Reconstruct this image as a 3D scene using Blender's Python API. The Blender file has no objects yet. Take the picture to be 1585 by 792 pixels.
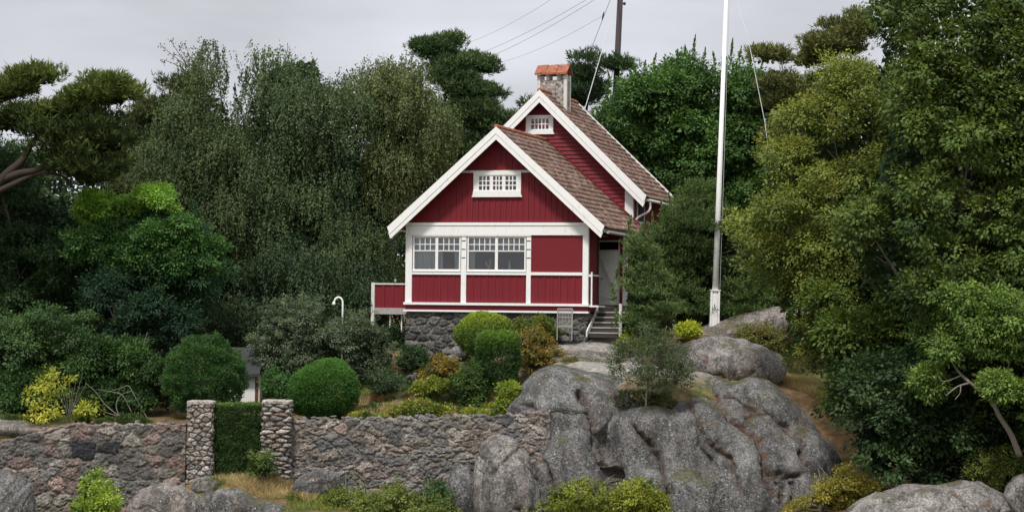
import bpy, math
import numpy as np
from mathutils import Vector, Matrix

S = bpy.context.scene
COL = S.collection

# ------------------------------------------------------------------ camera
F = 3570.0            # focal length in photo pixels (1585 wide)
CAM = np.array([0.0, 0.0, 6.0])
PITCH, ROLL = math.radians(1.476), math.radians(0.7)
f_ = np.array([0, math.cos(PITCH), math.sin(PITCH)])
r0 = np.array([1.0, 0, 0]); u0 = np.array([0, -math.sin(PITCH), math.cos(PITCH)])
r_ = math.cos(ROLL) * r0 + math.sin(ROLL) * u0
u_ = -math.sin(ROLL) * r0 + math.cos(ROLL) * u0
cd = bpy.data.cameras.new("camera"); cam = bpy.data.objects.new("camera", cd); COL.objects.link(cam)
cd.sensor_width = 36; cd.lens = F / 1585 * 36; cd.clip_start = 0.5; cd.clip_end = 6000
M = Matrix(((r_[0], u_[0], -f_[0], CAM[0]), (r_[1], u_[1], -f_[1], CAM[1]), (r_[2], u_[2], -f_[2], CAM[2]), (0, 0, 0, 1)))
cam.matrix_world = M
S.camera = cam

# ------------------------------------------------------------------ world, sun, exposure
SUN_EL, SUN_AZ = math.radians(56), math.radians(22)     # sun high, behind and left of the viewer
W = bpy.data.worlds.new("World"); S.world = W; W.use_nodes = True
nt = W.node_tree; nt.nodes.clear()
def wn(t, **k):
    n = nt.nodes.new(t)
    for a, b in k.items(): setattr(n, a, b)
    return n
out = wn("ShaderNodeOutputWorld")
sky = wn("ShaderNodeTexSky", sky_type='NISHITA', sun_disc=False, sun_elevation=SUN_EL,
         sun_rotation=math.radians(180) + SUN_AZ, air_density=1.5, dust_density=3.0)
bg1 = wn("ShaderNodeBackground"); bg1.inputs[1].default_value = 0.06
nt.links.new(sky.outputs[0], bg1.inputs[0])
tc = wn("ShaderNodeTexCoord"); sep = wn("ShaderNodeSeparateXYZ"); nt.links.new(tc.outputs['Generated'], sep.inputs[0])
ramp = wn("ShaderNodeValToRGB"); nt.links.new(sep.outputs[2], ramp.inputs[0])
cr = ramp.color_ramp
cr.elements[0].position = 0.0; cr.elements[0].color = (.74, .76, .82, 1)
cr.elements[1].position = 1.0; cr.elements[1].color = (1.35, 1.37, 1.42, 1)
for p, c in ((.06, (.72, .735, .80)), (.14, (.66, .675, .735)), (.3, (.80, .82, .87)), (.6, (1.05, 1.07, 1.11))):
    e = cr.elements.new(p); e.color = (*c, 1)
mp = wn("ShaderNodeMapping"); mp.inputs['Scale'].default_value = (3, 3, 11)
nt.links.new(tc.outputs['Generated'], mp.inputs[0])
nz = wn("ShaderNodeTexNoise"); nz.inputs['Scale'].default_value = 2.2; nz.inputs['Detail'].default_value = 5
nt.links.new(mp.outputs[0], nz.inputs[0])
mr = wn("ShaderNodeMapRange"); mr.inputs[3].default_value = 0.85; mr.inputs[4].default_value = 1.15
mr.inputs[1].default_value = .3; mr.inputs[2].default_value = .7
nt.links.new(nz.outputs[0], mr.inputs[0])
vm = wn("ShaderNodeVectorMath", operation='SCALE'); nt.links.new(ramp.outputs[0], vm.inputs[0]); nt.links.new(mr.outputs[0], vm.inputs['Scale'])
bg2 = wn("ShaderNodeBackground"); nt.links.new(vm.outputs[0], bg2.inputs[0])
mx = wn("ShaderNodeMixShader"); mx.inputs[0].default_value = 0.88
nt.links.new(bg1.outputs[0], mx.inputs[1]); nt.links.new(bg2.outputs[0], mx.inputs[2]); nt.links.new(mx.outputs[0], out.inputs[0])

sd = bpy.data.lights.new("sun", 'SUN'); sun = bpy.data.objects.new("sun", sd); COL.objects.link(sun)
sd.energy = 3.0; sd.angle = math.radians(9); sd.color = (1, .95, .88)
sdir = Vector((-math.sin(SUN_AZ) * math.cos(SUN_EL), -math.cos(SUN_AZ) * math.cos(SUN_EL), math.sin(SUN_EL)))
sun.rotation_euler = sdir.to_track_quat('Z', 'Y').to_euler()
S.view_settings.view_transform = 'Standard'; S.view_settings.look = 'None'
S.view_settings.exposure = 0.12; S.view_settings.gamma = 1.0; S.view_settings.use_curve_mapping = False
S.cycles.max_bounces = 6; S.cycles.diffuse_bounces = 3; S.cycles.transparent_max_bounces = 8
S.cycles.transmission_bounces = 4; S.cycles.glossy_bounces = 2

# ------------------------------------------------------------------ projection helpers
def P(px, py, Y):
    """the world point at distance Y seen at photo pixel (px, py)"""
    d = f_ + r_ * ((px - 792.5) / F) - u_ * ((py - 396) / F)
    return CAM + d * (Y / d[1])
def ppm(Y): return F / Y      # photo pixels per metre

# ------------------------------------------------------------------ noise in numpy
def _hash(i, j, k, seed):
    h = (i * 374761393 + j * 668265263 + k * 2147483647 + seed * 1274126177) & 0xFFFFFFFF
    h = ((h ^ (h >> 13)) * 1274126177) & 0xFFFFFFFF
    h = h ^ (h >> 16)
    return (h & 0xFFFFFF) / float(0xFFFFFF)
def vnoise(p, seed=0):
    p = np.asarray(p, float); i = np.floor(p).astype(np.int64); fr = p - i
    w = fr * fr * fr * (fr * (fr * 6 - 15) + 10)
    res = 0
    for a in (0, 1):
        for b in (0, 1):
            for c in (0, 1):
                hh = _hash(i[:, 0] + a, i[:, 1] + b, i[:, 2] + c, seed)
                res = res + hh * (w[:, 0] if a else 1 - w[:, 0]) * (w[:, 1] if b else 1 - w[:, 1]) * (w[:, 2] if c else 1 - w[:, 2])
    return res * 2 - 1
def fbm(p, scale=1., octv=4, seed=0, gain=.5):
    r = 0; a = 1; p = np.asarray(p, float) * scale
    for o in range(octv):
        r = r + a * vnoise(p, seed + o * 17); p = p * 2.03 + 11.3; a *= gain
    return r
def sstep(a, b, x):
    t = np.clip((x - a) / (b - a), 0, 1); return t * t * (3 - 2 * t)

# ------------------------------------------------------------------ materials
MATS = {}
class N:
    def __init__(s, name, rough=.8, spec=.3):
        s.m = bpy.data.materials.new(name); s.m.use_nodes = True; s.t = s.m.node_tree; s.t.nodes.clear()
        s.out = s.t.nodes.new("ShaderNodeOutputMaterial"); s.b = s.t.nodes.new("ShaderNodeBsdfPrincipled")
        s.t.links.new(s.b.outputs[0], s.out.inputs[0])
        s.b.inputs['Roughness'].default_value = rough; s.b.inputs['Specular IOR Level'].default_value = spec
        s.tc = s.t.nodes.new("ShaderNodeTexCoord")
        MATS[name] = s.m
    def n(s, t, ins=None, **k):
        n = s.t.nodes.new(t)
        for a, b in k.items(): setattr(n, a, b)
        for a, b in (ins or {}).items():
            if hasattr(b, 'is_output') or isinstance(b, bpy.types.NodeSocket): s.t.links.new(b, n.inputs[a])
            else: n.inputs[a].default_value = b
        return n
    def co(s, scale=(1, 1, 1), rot=(0, 0, 0)):
        return s.n("ShaderNodeMapping", {0: s.tc.outputs['Object'], 'Scale': scale, 'Rotation': rot}).outputs[0]
    def noise(s, scale, detail=4, co=None, rough=.5, dist=0):
        return s.n("ShaderNodeTexNoise", {0: co or s.co(), 'Scale': scale, 'Detail': detail, 'Roughness': rough, 'Distortion': dist}).outputs[0]
    def voro(s, scale, co=None, feature='F1', out='Distance'):
        return s.n("ShaderNodeTexVoronoi", {0: co or s.co(), 'Scale': scale}, feature=feature).outputs[out]
    def ramp(s, fac, stops):
        n = s.n("ShaderNodeValToRGB", {0: fac}); e = n.color_ramp.elements
        for i, (p, c) in enumerate(stops):
            if i < 2: el = e[i]; el.position = p
            else: el = e.new(p)
            el.color = (*c, 1) if len(c) == 3 else c
        return n.outputs[0]
    def mix(s, fac, a, b, mode='MIX'):
        n = s.t.nodes.new("ShaderNodeMix"); n.data_type = 'RGBA'; n.blend_type = mode
        for k, v in ((0, fac), (6, a), (7, b)):
            if isinstance(v, bpy.types.NodeSocket): s.t.links.new(v, n.inputs[k])
            else: n.inputs[k].default_value = v if k == 0 or len(v) == 4 else (*v, 1)
        return n.outputs[2]
    def math(s, op, a, b=0.):
        return s.n("ShaderNodeMath", {0: a, 1: b}, operation=op).outputs[0]
    def attr(s, name, out='Color'):
        return s.n("ShaderNodeAttribute", attribute_name=name).outputs[out]
    def col(s, sock): s.t.links.new(sock, s.b.inputs['Base Color'])
    def bump(s, h, strength=.5, dist=.02):
        b = s.n("ShaderNodeBump", {'Strength': strength, 'Distance': dist, 'Height': h}); s.t.links.new(b.outputs[0], s.b.inputs['Normal'])

def BW(a): return (a, a, a)
def mat_paint(name, c, var=.12, rough=.6, dirt=(.25, .22, .18), dirt_amt=.25):
    k = N(name, rough, .35)
    st = k.noise(3., 5, k.co((11, 11, .35))); big = k.noise(1.3, 3); fine = k.noise(30, 3, k.co((1, 1, .25)))
    c1 = tuple(x * (1 - var) for x in c); c2 = tuple(min(1, x * (1 + var)) for x in c)
    a = k.mix(st, c1, c2)
    d = k.ramp(k.noise(4.5, 6, k.co((2, 2, 1)), .65), [(.54, BW(0)), (.72, BW(1))])
    a = k.mix(k.math('MULTIPLY', d, dirt_amt), a, dirt)
    k.col(a); k.bump(k.mix(.5, fine, big), .25, .01)
    return k.m
mat_paint("white_paint", (.80, .80, .79), .05, .5, (.42, .40, .36), .35)
mat_paint("weathered_white", (.62, .61, .57), .10, .7, (.25, .24, .2), .6)
mat_paint("red_boards", (.165, .0085, .0165), .50, .65, (.07, .012, .014), .7)
mat_paint("red_panel", (.155, .0075, .0145), .10, .6, (.10, .012, .014), .2)
mat_paint("grey_board", (.34, .33, .31), .15, .75, (.12, .11, .1), .5)
mat_paint("dark_stain", (.045, .035, .03), .2, .7, (.02, .02, .02), .4)
mat_paint("step_wood", (.10, .085, .07), .25, .8, (.22, .2, .17), .5)
mat_paint("interior", (.30, .27, .23), .2, .8)
mat_paint("curtain", (.80, .80, .76), .05, .9)
mat_paint("pole_wood", (.045, .033, .038), .2, .8, (.09, .08, .08), .4)
mat_paint("cable_black", (.04, .04, .045), .1, .6)
mat_paint("cable_pale", (.62, .63, .66), .1, .6)
mat_paint("cable_grey", (.45, .46, .48), .1, .6)
mat_paint("bark_grey", (.20, .175, .15), .35, .9, (.06, .055, .05), .6)
mat_paint("bark_pale", (.23, .21, .18), .25, .9, (.10, .09, .08), .5)
mat_paint("bark_pine", (.045, .033, .028), .35, .9, (.05, .035, .03), .7)
mat_paint("shed_white", (.75, .75, .74), .04, .7, (.5, .5, .48), .3)
mat_paint("brown_door", (.12, .05, .03), .2, .6)
mat_paint("slate", (.035, .037, .04), .3, .8, (.06, .06, .06), .4)
# glass
k = N("window_glass", .04, .5); k.b.inputs['Base Color'].default_value = (.02, .025, .03, 1)
tr = k.n("ShaderNodeBsdfTransparent"); tr.inputs[0].default_value = (.82, .85, .86, 1)
gl = k.n("ShaderNodeBsdfGlossy"); gl.inputs['Roughness'].default_value = .03
fr = k.n("ShaderNodeFresnel", {0: 1.5}); fm = k.math('ADD', fr.outputs[0], .04)
ms = k.n("ShaderNodeMixShader", {0: fm}); k.t.links.new(tr.outputs[0], ms.inputs[1]); k.t.links.new(gl.outputs[0], ms.inputs[2]); k.t.links.new(ms.outputs[0], k.out.inputs[0])
# roof tiles
k = N("roof_tiles", .85, .2)
a = k.ramp(k.noise(5.5, 5, k.co((1, .35, 1)), .7), [(.30, (.055, .040, .036)), (.45, (.155, .088, .070)), (.56, (.235, .148, .118)), (.68, (.36, .31, .26))])
v = k.n("ShaderNodeTexVoronoi", {0: k.co(), 'Scale': 4.2}).outputs['Color']
a = k.mix(.35, a, k.mix(.7, v, (.22, .13, .10)), 'MULTIPLY') if False else k.mix(k.math('MULTIPLY', k.n("ShaderNodeSeparateColor", {0: v}).outputs[0], .45), a, (.12, .085, .07))
li = k.ramp(k.noise(11, 6, None, .7), [(.56, BW(0)), (.66, BW(1))])
a = k.mix(k.math('MULTIPLY', li, .55), a, (.36, .33, .24)); k.col(a); k.bump(k.noise(25, 4), .4, .01)
k = N("red_tiles", .8, .2)
a = k.ramp(k.noise(7, 5, None, .6), [(.3, (.17, .055, .035)), (.55, (.32, .115, .065)), (.7, (.30, .17, .12))]); k.col(a); k.bump(k.noise(20, 4), .4, .01)
# chimney masonry
k = N("chimney_stone", .95, .1)
a = k.ramp(k.noise(9, 6, None, .7), [(.38, (.10, .09, .085)), (.5, (.30, .275, .25)), (.62, (.52, .49, .45))])
li = k.ramp(k.noise(16, 5), [(.58, BW(0)), (.66, BW(1))]); a = k.mix(k.math('MULTIPLY', li, .5), a, (.30, .17, .12)); k.col(a); k.bump(k.noise(14, 6), 1, .03)

# bedrock
def mat_rock(name, tint=(1, 1, 1), lo=.016, hi=.36, pinkish=.25):
    k = N(name, .9, .25)
    A = k.attr("aux"); sp = k.n("ShaderNodeSeparateColor", {0: A})
    crack, moss = sp.outputs[0], sp.outputs[1]
    big = k.noise(.9, 6, k.co((1, 1, 1.3)), .6); mid = k.noise(13, 9, None, .82)
    a = k.ramp(k.mix(.75, big, mid), [(.42, tuple(lo * t for t in tint)), (.485, tuple((lo + (hi - lo) * .35) * t for t in tint)), (.53, tuple((lo + (hi - lo) * .6) * t for t in tint)), (.585, tuple(hi * t for t in tint))])
    pk = k.ramp(k.noise(1.7, 4), [(.45, BW(0)), (.7, BW(1))]); a = k.mix(k.math('MULTIPLY', pk, pinkish), a, (.30, .235, .21))
    # dark lichen speckle, pale lichen spots
    v = k.voro(15, k.n("ShaderNodeVectorMath", {0: k.co(), 1: k.n("ShaderNodeTexNoise", {0: k.co(), 'Scale': 12}).outputs[1]}, operation='ADD').outputs[0])
    sp1 = k.ramp(v, [(.26, BW(1)), (.44, BW(0))]); a = k.mix(k.math('MULTIPLY', sp1, .78), a, (.035, .037, .035))
    dk = k.ramp(k.noise(1.7, 8, k.co((1.3, 1.3, .45)), .72), [(.47, BW(0)), (.60, BW(1))]); a = k.mix(k.math('MULTIPLY', dk, .68), a, (.04, .042, .04))
    v2 = k.voro(6.5); m = k.ramp(k.noise(2.0, 3), [(.44, BW(0)), (.54, BW(1))]); sp2 = k.ramp(v2, [(.09, BW(1)), (.17, BW(0))])
    a = k.mix(k.math('MULTIPLY', k.math('MULTIPLY', sp2, m), .9), a, (.66, .67, .63))
    v3 = k.voro(19); sp3 = k.ramp(v3, [(.12, BW(1)), (.24, BW(0))]); a = k.mix(k.math('MULTIPLY', sp3, .5), a, (.50, .50, .46))
    rust = k.ramp(k.noise(6, 4), [(.35, (.06, .04, .028)), (.65, (.15, .075, .04))])
    a = k.mix(crack, a, rust)
    gm = k.ramp(k.noise(10, 4), [(.35, (.035, .045, .015)), (.65, (.13, .12, .045))]); a = k.mix(moss, a, gm)
    k.col(a); k.bump(k.mix(.6, k.noise(10, 9, None, .82), k.noise(30, 4)), 1.0, .10)
    return k.m
mat_rock("bedrock"); mat_rock("pale_rock", (1.06, 1.0, .95), .06, .52, .4); mat_rock("warm_rock", (1.08, .98, .9), .045, .46, .6)
# masonry with one tint per stone
k = N("masonry", .9, .2)
A = k.attr("aux"); mid = k.noise(14, 8, None, .75)
a = k.mix(1., A, k.ramp(mid, [(.3, BW(.25)), (.5, BW(.9)), (.68, BW(2.1))]), 'MULTIPLY')
v = k.voro(17); sp1 = k.ramp(v, [(.2, BW(1)), (.4, BW(0))]); a = k.mix(k.math('MULTIPLY', sp1, .5), a, (.04, .04, .038))
v2 = k.voro(13); sp2 = k.ramp(v2, [(.08, BW(1)), (.16, BW(0))]); a = k.mix(k.math('MULTIPLY', sp2, .45), a, (.6, .6, .56))
k.col(a); k.bump(k.mix(.5, k.noise(12, 8, None, .78), k.noise(40, 3)), 1, .06)
# ground
k = N("soil", .95, .1)
A = k.attr("aux")
a = k.mix(1., A, k.ramp(k.noise(5, 8, None, .75), [(.3, BW(.45)), (.5, BW(1.)), (.7, BW(1.6))]), 'MULTIPLY')
k.col(a); k.bump(k.noise(12, 8, None, .7), .9, .05)
# foliage: one tint per leaf
def mat_leaf(name, trans=.25, rough=.5, spec=.3):
    k = N(name, rough, spec); A = k.attr("aux"); k.col(A)
    t = k.n("ShaderNodeBsdfTranslucent"); k.t.links.new(k.mix(1., A, (1.15, 1.25, .55), 'MULTIPLY'), t.inputs[0])
    ms = k.n("ShaderNodeMixShader", {0: trans}); k.t.links.new(k.b.outputs[0], ms.inputs[1]); k.t.links.new(t.outputs[0], ms.inputs[2])
    k.t.links.new(ms.outputs[0], k.out.inputs[0]); return k.m
mat_leaf("leaves", .28, .6, .25); mat_leaf("needles", .10, .75, .1); mat_leaf("blades", .2, .7, .15)

# ------------------------------------------------------------------ object helpers
def tag(o, label=None, cat=None, group=None, kind=None):
    if label: o["label"] = label
    if cat: o["category"] = cat
    if group: o["group"] = group
    if kind: o["kind"] = kind
    return o
def link(o, parent=None):
    COL.objects.link(o)
    if parent is not None: o.parent = parent
    return o
def empty(name, loc, label, cat, group=None, rz=0):
    o = bpy.data.objects.new(name, None); o.empty_display_size = .3; link(o); o.location = tuple(loc); o.rotation_euler.z = rz
    return tag(o, label, cat, group)
def mesh_np(name, V, Fq, mat, parent=None, loc=None, aux=None, smooth=False):
    """V (n,3), Fq (m,k) index array with k = 3 or 4, or a list of faces; V in local coordinates"""
    me = bpy.data.meshes.new(name)
    V = np.asarray(V, np.float32)
    if isinstance(Fq, np.ndarray):
        m, kk = Fq.shape
        me.vertices.add(len(V)); me.vertices.foreach_set("co", V.ravel())
        me.loops.add(m * kk); me.loops.foreach_set("vertex_index", Fq.astype(np.int32).ravel())
        me.polygons.add(m); me.polygons.foreach_set("loop_start", np.arange(0, m * kk, kk, dtype=np.int32))
        if smooth: me.polygons.foreach_set("use_smooth", np.ones(m, bool))
        me.update(calc_edges=True)
    else:
        me.from_pydata([tuple(v) for v in V], [], Fq)
        if smooth:
            for p in me.polygons: p.use_smooth = True
    if aux is not None:
        at = me.attributes.new("aux", 'FLOAT_COLOR', 'POINT')
        c = np.ones((len(V), 4), np.float32); c[:, :3] = aux; at.data.foreach_set("color", c.ravel())
    for mm in (mat if isinstance(mat, (list, tuple)) else [mat]): me.materials.append(MATS[mm])
    o = bpy.data.objects.new(name, me)
    if loc is not None: o.location = tuple(loc)
    return link(o, parent)

class MB:
    """collects boxes, prisms and tubes into one mesh"""
    def __init__(s): s.v = []; s.f = []
    def add(s, vs, fs):
        b = len(s.v); s.v += [tuple(map(float, v)) for v in vs]; s.f += [tuple(i + b for i in f) for f in fs]; return s
    def box(s, x0, x1, y0, y1, z0, z1):
        return s.add([(x0, y0, z0), (x1, y0, z0), (x1, y1, z0), (x0, y1, z0), (x0, y0, z1), (x1, y0, z1), (x1, y1, z1), (x0, y1, z1)],
                     [(0, 3, 2, 1), (4, 5, 6, 7), (0, 1, 5, 4), (1, 2, 6, 5), (2, 3, 7, 6), (3, 0, 4, 7)])
    def prism(s, pts, y0, y1):
        """polygon in (x, z), extruded from y0 to y1"""
        n = len(pts)
        vs = [(p[0], y0, p[1]) for p in pts] + [(p[0], y1, p[1]) for p in pts]
        fs = [tuple(range(n)), tuple(range(2 * n - 1, n - 1, -1))] + [(i, i + n, (i + 1) % n + n, (i + 1) % n) for i in range(n)]
        return s.add(vs, fs)
    def bar(s, a, b, w, h):
        a = Vector(a); b = Vector(b); d = (b - a).normalized(); up = Vector((0, 0, 1)) if abs(d.z) < .95 else Vector((0, 1, 0))
        x = d.cross(up).normalized() * w / 2; y = x.cross(d).normalized() * h / 2
        vs = [q + sx * x + sy * y for q in (a, b) for sx, sy in ((-1, -1), (1, -1), (1, 1), (-1, 1))]
        return s.add(vs, [(0, 3, 2, 1), (4, 5, 6, 7), (0, 1, 5, 4), (1, 2, 6, 5), (2, 3, 7, 6), (3, 0, 4, 7)])
    def tube(s, pts, rad, n=8):
        pts = [Vector(p) for p in pts]; L = len(pts)
        if not hasattr(rad, '__len__'): rad = [rad] * L
        vs = []; ref = Vector((.3, 1, .1)).normalized()
        for i, p in enumerate(pts):
            d = (pts[min(i + 1, L - 1)] - pts[max(i - 1, 0)]).normalized()
            x = d.cross(ref)
            if x.length < .1: x = d.cross(Vector((1, 0, 0)))
            x.normalize(); y = x.cross(d)
            for k in range(n):
                a = 2 * math.pi * k / n; vs.append(p + (x * math.cos(a) + y * math.sin(a)) * rad[i])
        fs = [(i * n + k, i * n + (k + 1) % n, (i + 1) * n + (k + 1) % n, (i + 1) * n + k) for i in range(L - 1) for k in range(n)]
        fs += [tuple(range(n - 1, -1, -1)), tuple(range((L - 1) * n, L * n))]
        return s.add(vs, fs)
    def build(s, name, mat, parent=None, loc=None, smooth=False, bevel=0, off=None):
        V = np.array(s.v)
        if off is not None: V = V - np.asarray(off)
        o = mesh_np(name, V, s.f, mat, parent, loc, smooth=smooth)
        if bevel:
            b = o.modifiers.new("bevel", 'BEVEL'); b.width = bevel; b.segments = 1; b.limit_method = 'ANGLE'
        return o
def spline(pts, n=6):
    pts = [np.array(p, float) for p in pts]; r = []
    q = [2 * pts[0] - pts[1]] + pts + [2 * pts[-1] - pts[-2]]
    for i in range(1, len(q) - 2):
        for t in np.linspace(0, 1, n, endpoint=False):
            r.append(.5 * ((2 * q[i]) + (q[i + 1] - q[i - 1]) * t + (2 * q[i - 1] - 5 * q[i] + 4 * q[i + 1] - q[i + 2]) * t * t + (3 * q[i] - q[i - 1] - 3 * q[i + 1] + q[i + 2]) * t ** 3))
    r.append(pts[-1]); return r

# ------------------------------------------------------------------ terrain
UP = [(-60, 640, 82), (60, 648, 80), (250, 648, 80), (370, 640, 80), (500, 646, 80), (560, 636, 80.8), (600, 648, 78.7), (500, 651, 78.7), (700, 647, 78.7), (250, 657, 78.7), (100, 658, 78.7), (610, 600, 82.3), (650, 556, 84.3), (600, 540, 86),
      (720, 560, 83.5), (760, 600, 81.5), (700, 640, 79.5), (780, 640, 79.5), (860, 530, 84), (930, 524, 84.5), (900, 560, 81.8), (980, 560, 81.8),
      (1000, 520, 86), (1080, 516, 87), (1180, 510, 90), (1060, 575, 82), (1150, 590, 81.5), (1200, 588, 84.5), (1260, 604, 82), (1240, 640, 80.5),
      (1290, 700, 78), (1400, 700, 76), (1585, 690, 75), (1700, 690, 76), (1300, 600, 86), (400, 590, 88), (100, 620, 88), (300, 600, 90), (500, 560, 92), (-200, 620, 90),
      (800, 500, 92), (1400, 560, 95), (1600, 560, 95), (800, 470, 110), (200, 520, 110), (1300, 480, 110), (-300, 560, 110), (1900, 520, 110), (800, 440, 150), (-800, 440, 150), (2300, 440, 150)]
LO = [(-60, 790, 77.5), (0, 795, 76.5), (100, 800, 76.5), (240, 790, 77.5), (200, 805, 76.5), (320, 742, 77.6), (400, 740, 77.6), (450, 768, 76.2), (330, 800, 74.5), (420, 790, 75), (560, 775, 77), (650, 790, 77), (780, 815, 76.5),
      (900, 830, 75), (1050, 830, 75), (1200, 815, 75), (1250, 795, 74), (1320, 785, 74), (1400, 800, 72.5), (1470, 800, 72), (1585, 790, 71), (1700, 790, 71), (1420, 755, 76), (1550, 745, 75.5),
      (0, 900, 68), (400, 880, 68), (800, 900, 68), (1200, 880, 68), (1585, 850, 67), (0, 1150, 58), (800, 1150, 58), (1585, 1150, 58)]
def anchors(L):
    return np.array([P(*a) for a in L])
AU, AL = anchors(UP), anchors(LO)
def shep(x, y, A, p=2.6):
    r = np.zeros_like(x); w = np.zeros_like(x)
    for a in A:
        d = ((x - a[0]) ** 2 + ((y - a[1]) * 1.2) ** 2 + .15) ** (-p / 2 * 1.3)
        r += d * a[2]; w += d
    return r / w
WALLY = 78.0
def H(x, y, rough=True):
    x = np.atleast_1d(np.asarray(x, float)); y = np.atleast_1d(np.asarray(y, float))
    hi = shep(x, y, AU); lo = shep(x, y, AL)
    w = np.where(x < 1.0, .12, .12 + (x - 1.0) * .28); w = np.clip(w, .12, 2.2)
    mid = WALLY + .15 + np.clip(x - 1, 0, 9) * -.1
    t = sstep(mid - w, mid + w, y)
    h = lo * (1 - t) + hi * t
    near = sstep(64, 55, y); h = h * (1 - near) + (-3.2) * near
    if rough:
        q = np.stack([x, y, x * 0], 1); fall = np.exp(-((np.abs(x) / 60) ** 2))
        h = h + .055 * fbm(q, .55, 4, 3) * fall
    return h
def ground_z(x, y): return float(H(x, y)[0])
def lin(a, b, n): return np.linspace(a, b, n, endpoint=False)
xs = np.concatenate([-np.geomspace(3000, 32, 30), lin(-30, -20, 20), lin(-20, 20, 267), lin(20, 30, 20), np.geomspace(30, 3000, 31)])
ys = np.concatenate([[-400, -150, -50, 0, 20, 35, 45, 52, 56, 60, 63], lin(65, 92, 200), lin(92, 120, 40), np.geomspace(120, 4000, 30)])
GX, GY = np.meshgrid(xs, ys); gx, gy = GX.ravel(), GY.ravel()
gz = H(gx, gy)
nx, ny = len(xs), len(ys)
idx = np.arange(nx * ny).reshape(ny, nx)
FQ = np.stack([idx[:-1, :-1].ravel(), idx[:-1, 1:].ravel(), idx[1:, 1:].ravel(), idx[1:, :-1].ravel()], 1)
q = np.stack([gx, gy, gz], 1)
n1 = fbm(q, .8, 4, 5)[:, None]; n2 = fbm(q, 2.1, 3, 9)[:, None]
ca = np.array([.14, .092, .055]); cb = np.array([.075, .085, .026]); cc = np.array([.20, .145, .062]); cd_ = np.array([.27, .255, .235])
gc = ca + (cb - ca) * sstep(-.25, .35, n1) ; gc = gc + (cc - gc) * sstep(.1, .6, n2)
# bare pale bedrock in front of the house, dry bank to the right
def near_px(px, py, Y, r): 
    c = P(px, py, Y); return np.exp(-(((gx - c[0]) ** 2 + (gy - c[1]) ** 2) / r ** 2))[:, None]
w = np.clip(near_px(900, 540, 83, 1.7) + near_px(970, 550, 82.5, 2.2) + near_px(1040, 560, 82, 1.6) + near_px(960, 580, 81, 1.5) + near_px(650, 590, 82.3, .8) + near_px(680, 555, 84, .9), 0, 1); gc = gc * (1 - w) + cd_ * w
w = np.clip(near_px(1240, 620, 81.5, 2.2) + near_px(1290, 640, 80.5, 1.8), 0, 1); gc = gc * (1 - w) + np.array([.33, .21, .11]) * w
ground = mesh_np("ground", q, FQ, "soil", aux=gc, smooth=True); tag(ground, kind="structure")
gcz = lambda p: ground_z(p[0], p[1])

# ------------------------------------------------------------------ rocks
def ico(sub):
    import bmesh
    bm = bmesh.new(); bmesh.ops.create_icosphere(bm, subdivisions=sub, radius=1)
    V = np.array([v.co[:] for v in bm.verts]); Fc = np.array([[v.index for v in f.verts] for f in bm.faces]); bm.free(); return V, Fc
ICO = {s: ico(s) for s in (3, 4, 5, 6)}
def rotm(rx, ry, rz):
    from mathutils import Euler
    return np.array(Euler((math.radians(rx), math.radians(ry), math.radians(rz))).to_matrix())
def normals(V, Fq):
    n = np.zeros_like(V)
    a, b, c = V[Fq[:, 0]], V[Fq[:, 1]], V[Fq[:, 2]]
    fn = np.cross(b - a, c - a)
    for i in range(Fq.shape[1]): np.add.at(n, Fq[:, i], fn)
    return n / (np.linalg.norm(n, axis=1, keepdims=True) + 1e-9)
def rock_detail(V, Fq, seed, amp=.12, crack_amp=.10, stri=None, crack_scale=.55):
    Nn = normals(V, Fq)
    U = V @ (rotm(20, 38, 15) if stri is None else stri)
    d = amp * fbm(U * np.array([1.5, .8, .42]), .8, 4, seed, .45) + amp * .20 * fbm(V, 4.5, 4, seed + 5, .6)
    # joints: long, slightly wavy planes cutting the rock
    R = rotm(20, 38, 15) if stri is None else stri
    U = V @ R
    wv = U + .13 * np.stack([fbm(V, .9, 3, seed + 31), fbm(V, .9, 3, seed + 32), fbm(V, .9, 3, seed + 33)], 1)
    c1 = np.abs(vnoise(wv * np.array([1.9, .25, .35]) * crack_scale * 1.1, seed + 40)); k1 = np.exp(-(c1 / .03) ** 2)
    c2 = np.abs(vnoise(wv * np.array([.12, .3, 1.7]) * crack_scale * 1.0, seed + 41)); k2 = np.exp(-(c2 / .022) ** 2)
    lay = .018 * np.abs(vnoise(wv * np.array([5.5, .5, .8]), seed + 44))
    ck = np.maximum(k1, k2 * .7); d = d - crack_amp * ck - lay
    V2 = V + Nn * d[:, None]
    up = normals(V2, Fq)[:, 2]
    moss = sstep(.15, .55, fbm(V, 1.3, 4, seed + 60)) * sstep(.55, .9, up) * .8
    aux = np.stack([np.clip(ck * sstep(-.2, .5, fbm(V, 1.5, 3, seed + 61)) * 1.1, 0, 1), moss, 0 * moss], 1)
    return V2, aux
def rock(label, px, py, Y, rx, ry, rz, rot=(0, 0, 0), seed=1, mat="bedrock", sub=5, amp=.1, box=.75, name="rock", group=None, cat="rock", crack=.07):
    """an irregular boulder about P(px, py, Y); rx, ry, rz half sizes in metres"""
    V, Fc = ICO[sub]
    pw = box; Vs = np.sign(V) * np.abs(V) ** pw; Vs = Vs / np.linalg.norm(Vs, axis=1, keepdims=True) ** .6
    Vs = Vs * np.array([rx, ry, rz]) @ rotm(*rot).T
    c = P(px, py, Y); Vw = Vs + c
    m = min(rx, ry, rz)
    Vw, aux = rock_detail(Vw, Fc, seed, amp * min(1, m * 1.2), crack * min(1, m * 1.2), crack_scale=1 if m > .6 else 2)
    base = np.array([c[0], c[1], Vw[:, 2].min()])
    o = mesh_np(name, Vw - base, Fc, mat, None, base, aux, True)
    return tag(o, label, cat, group)

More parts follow.
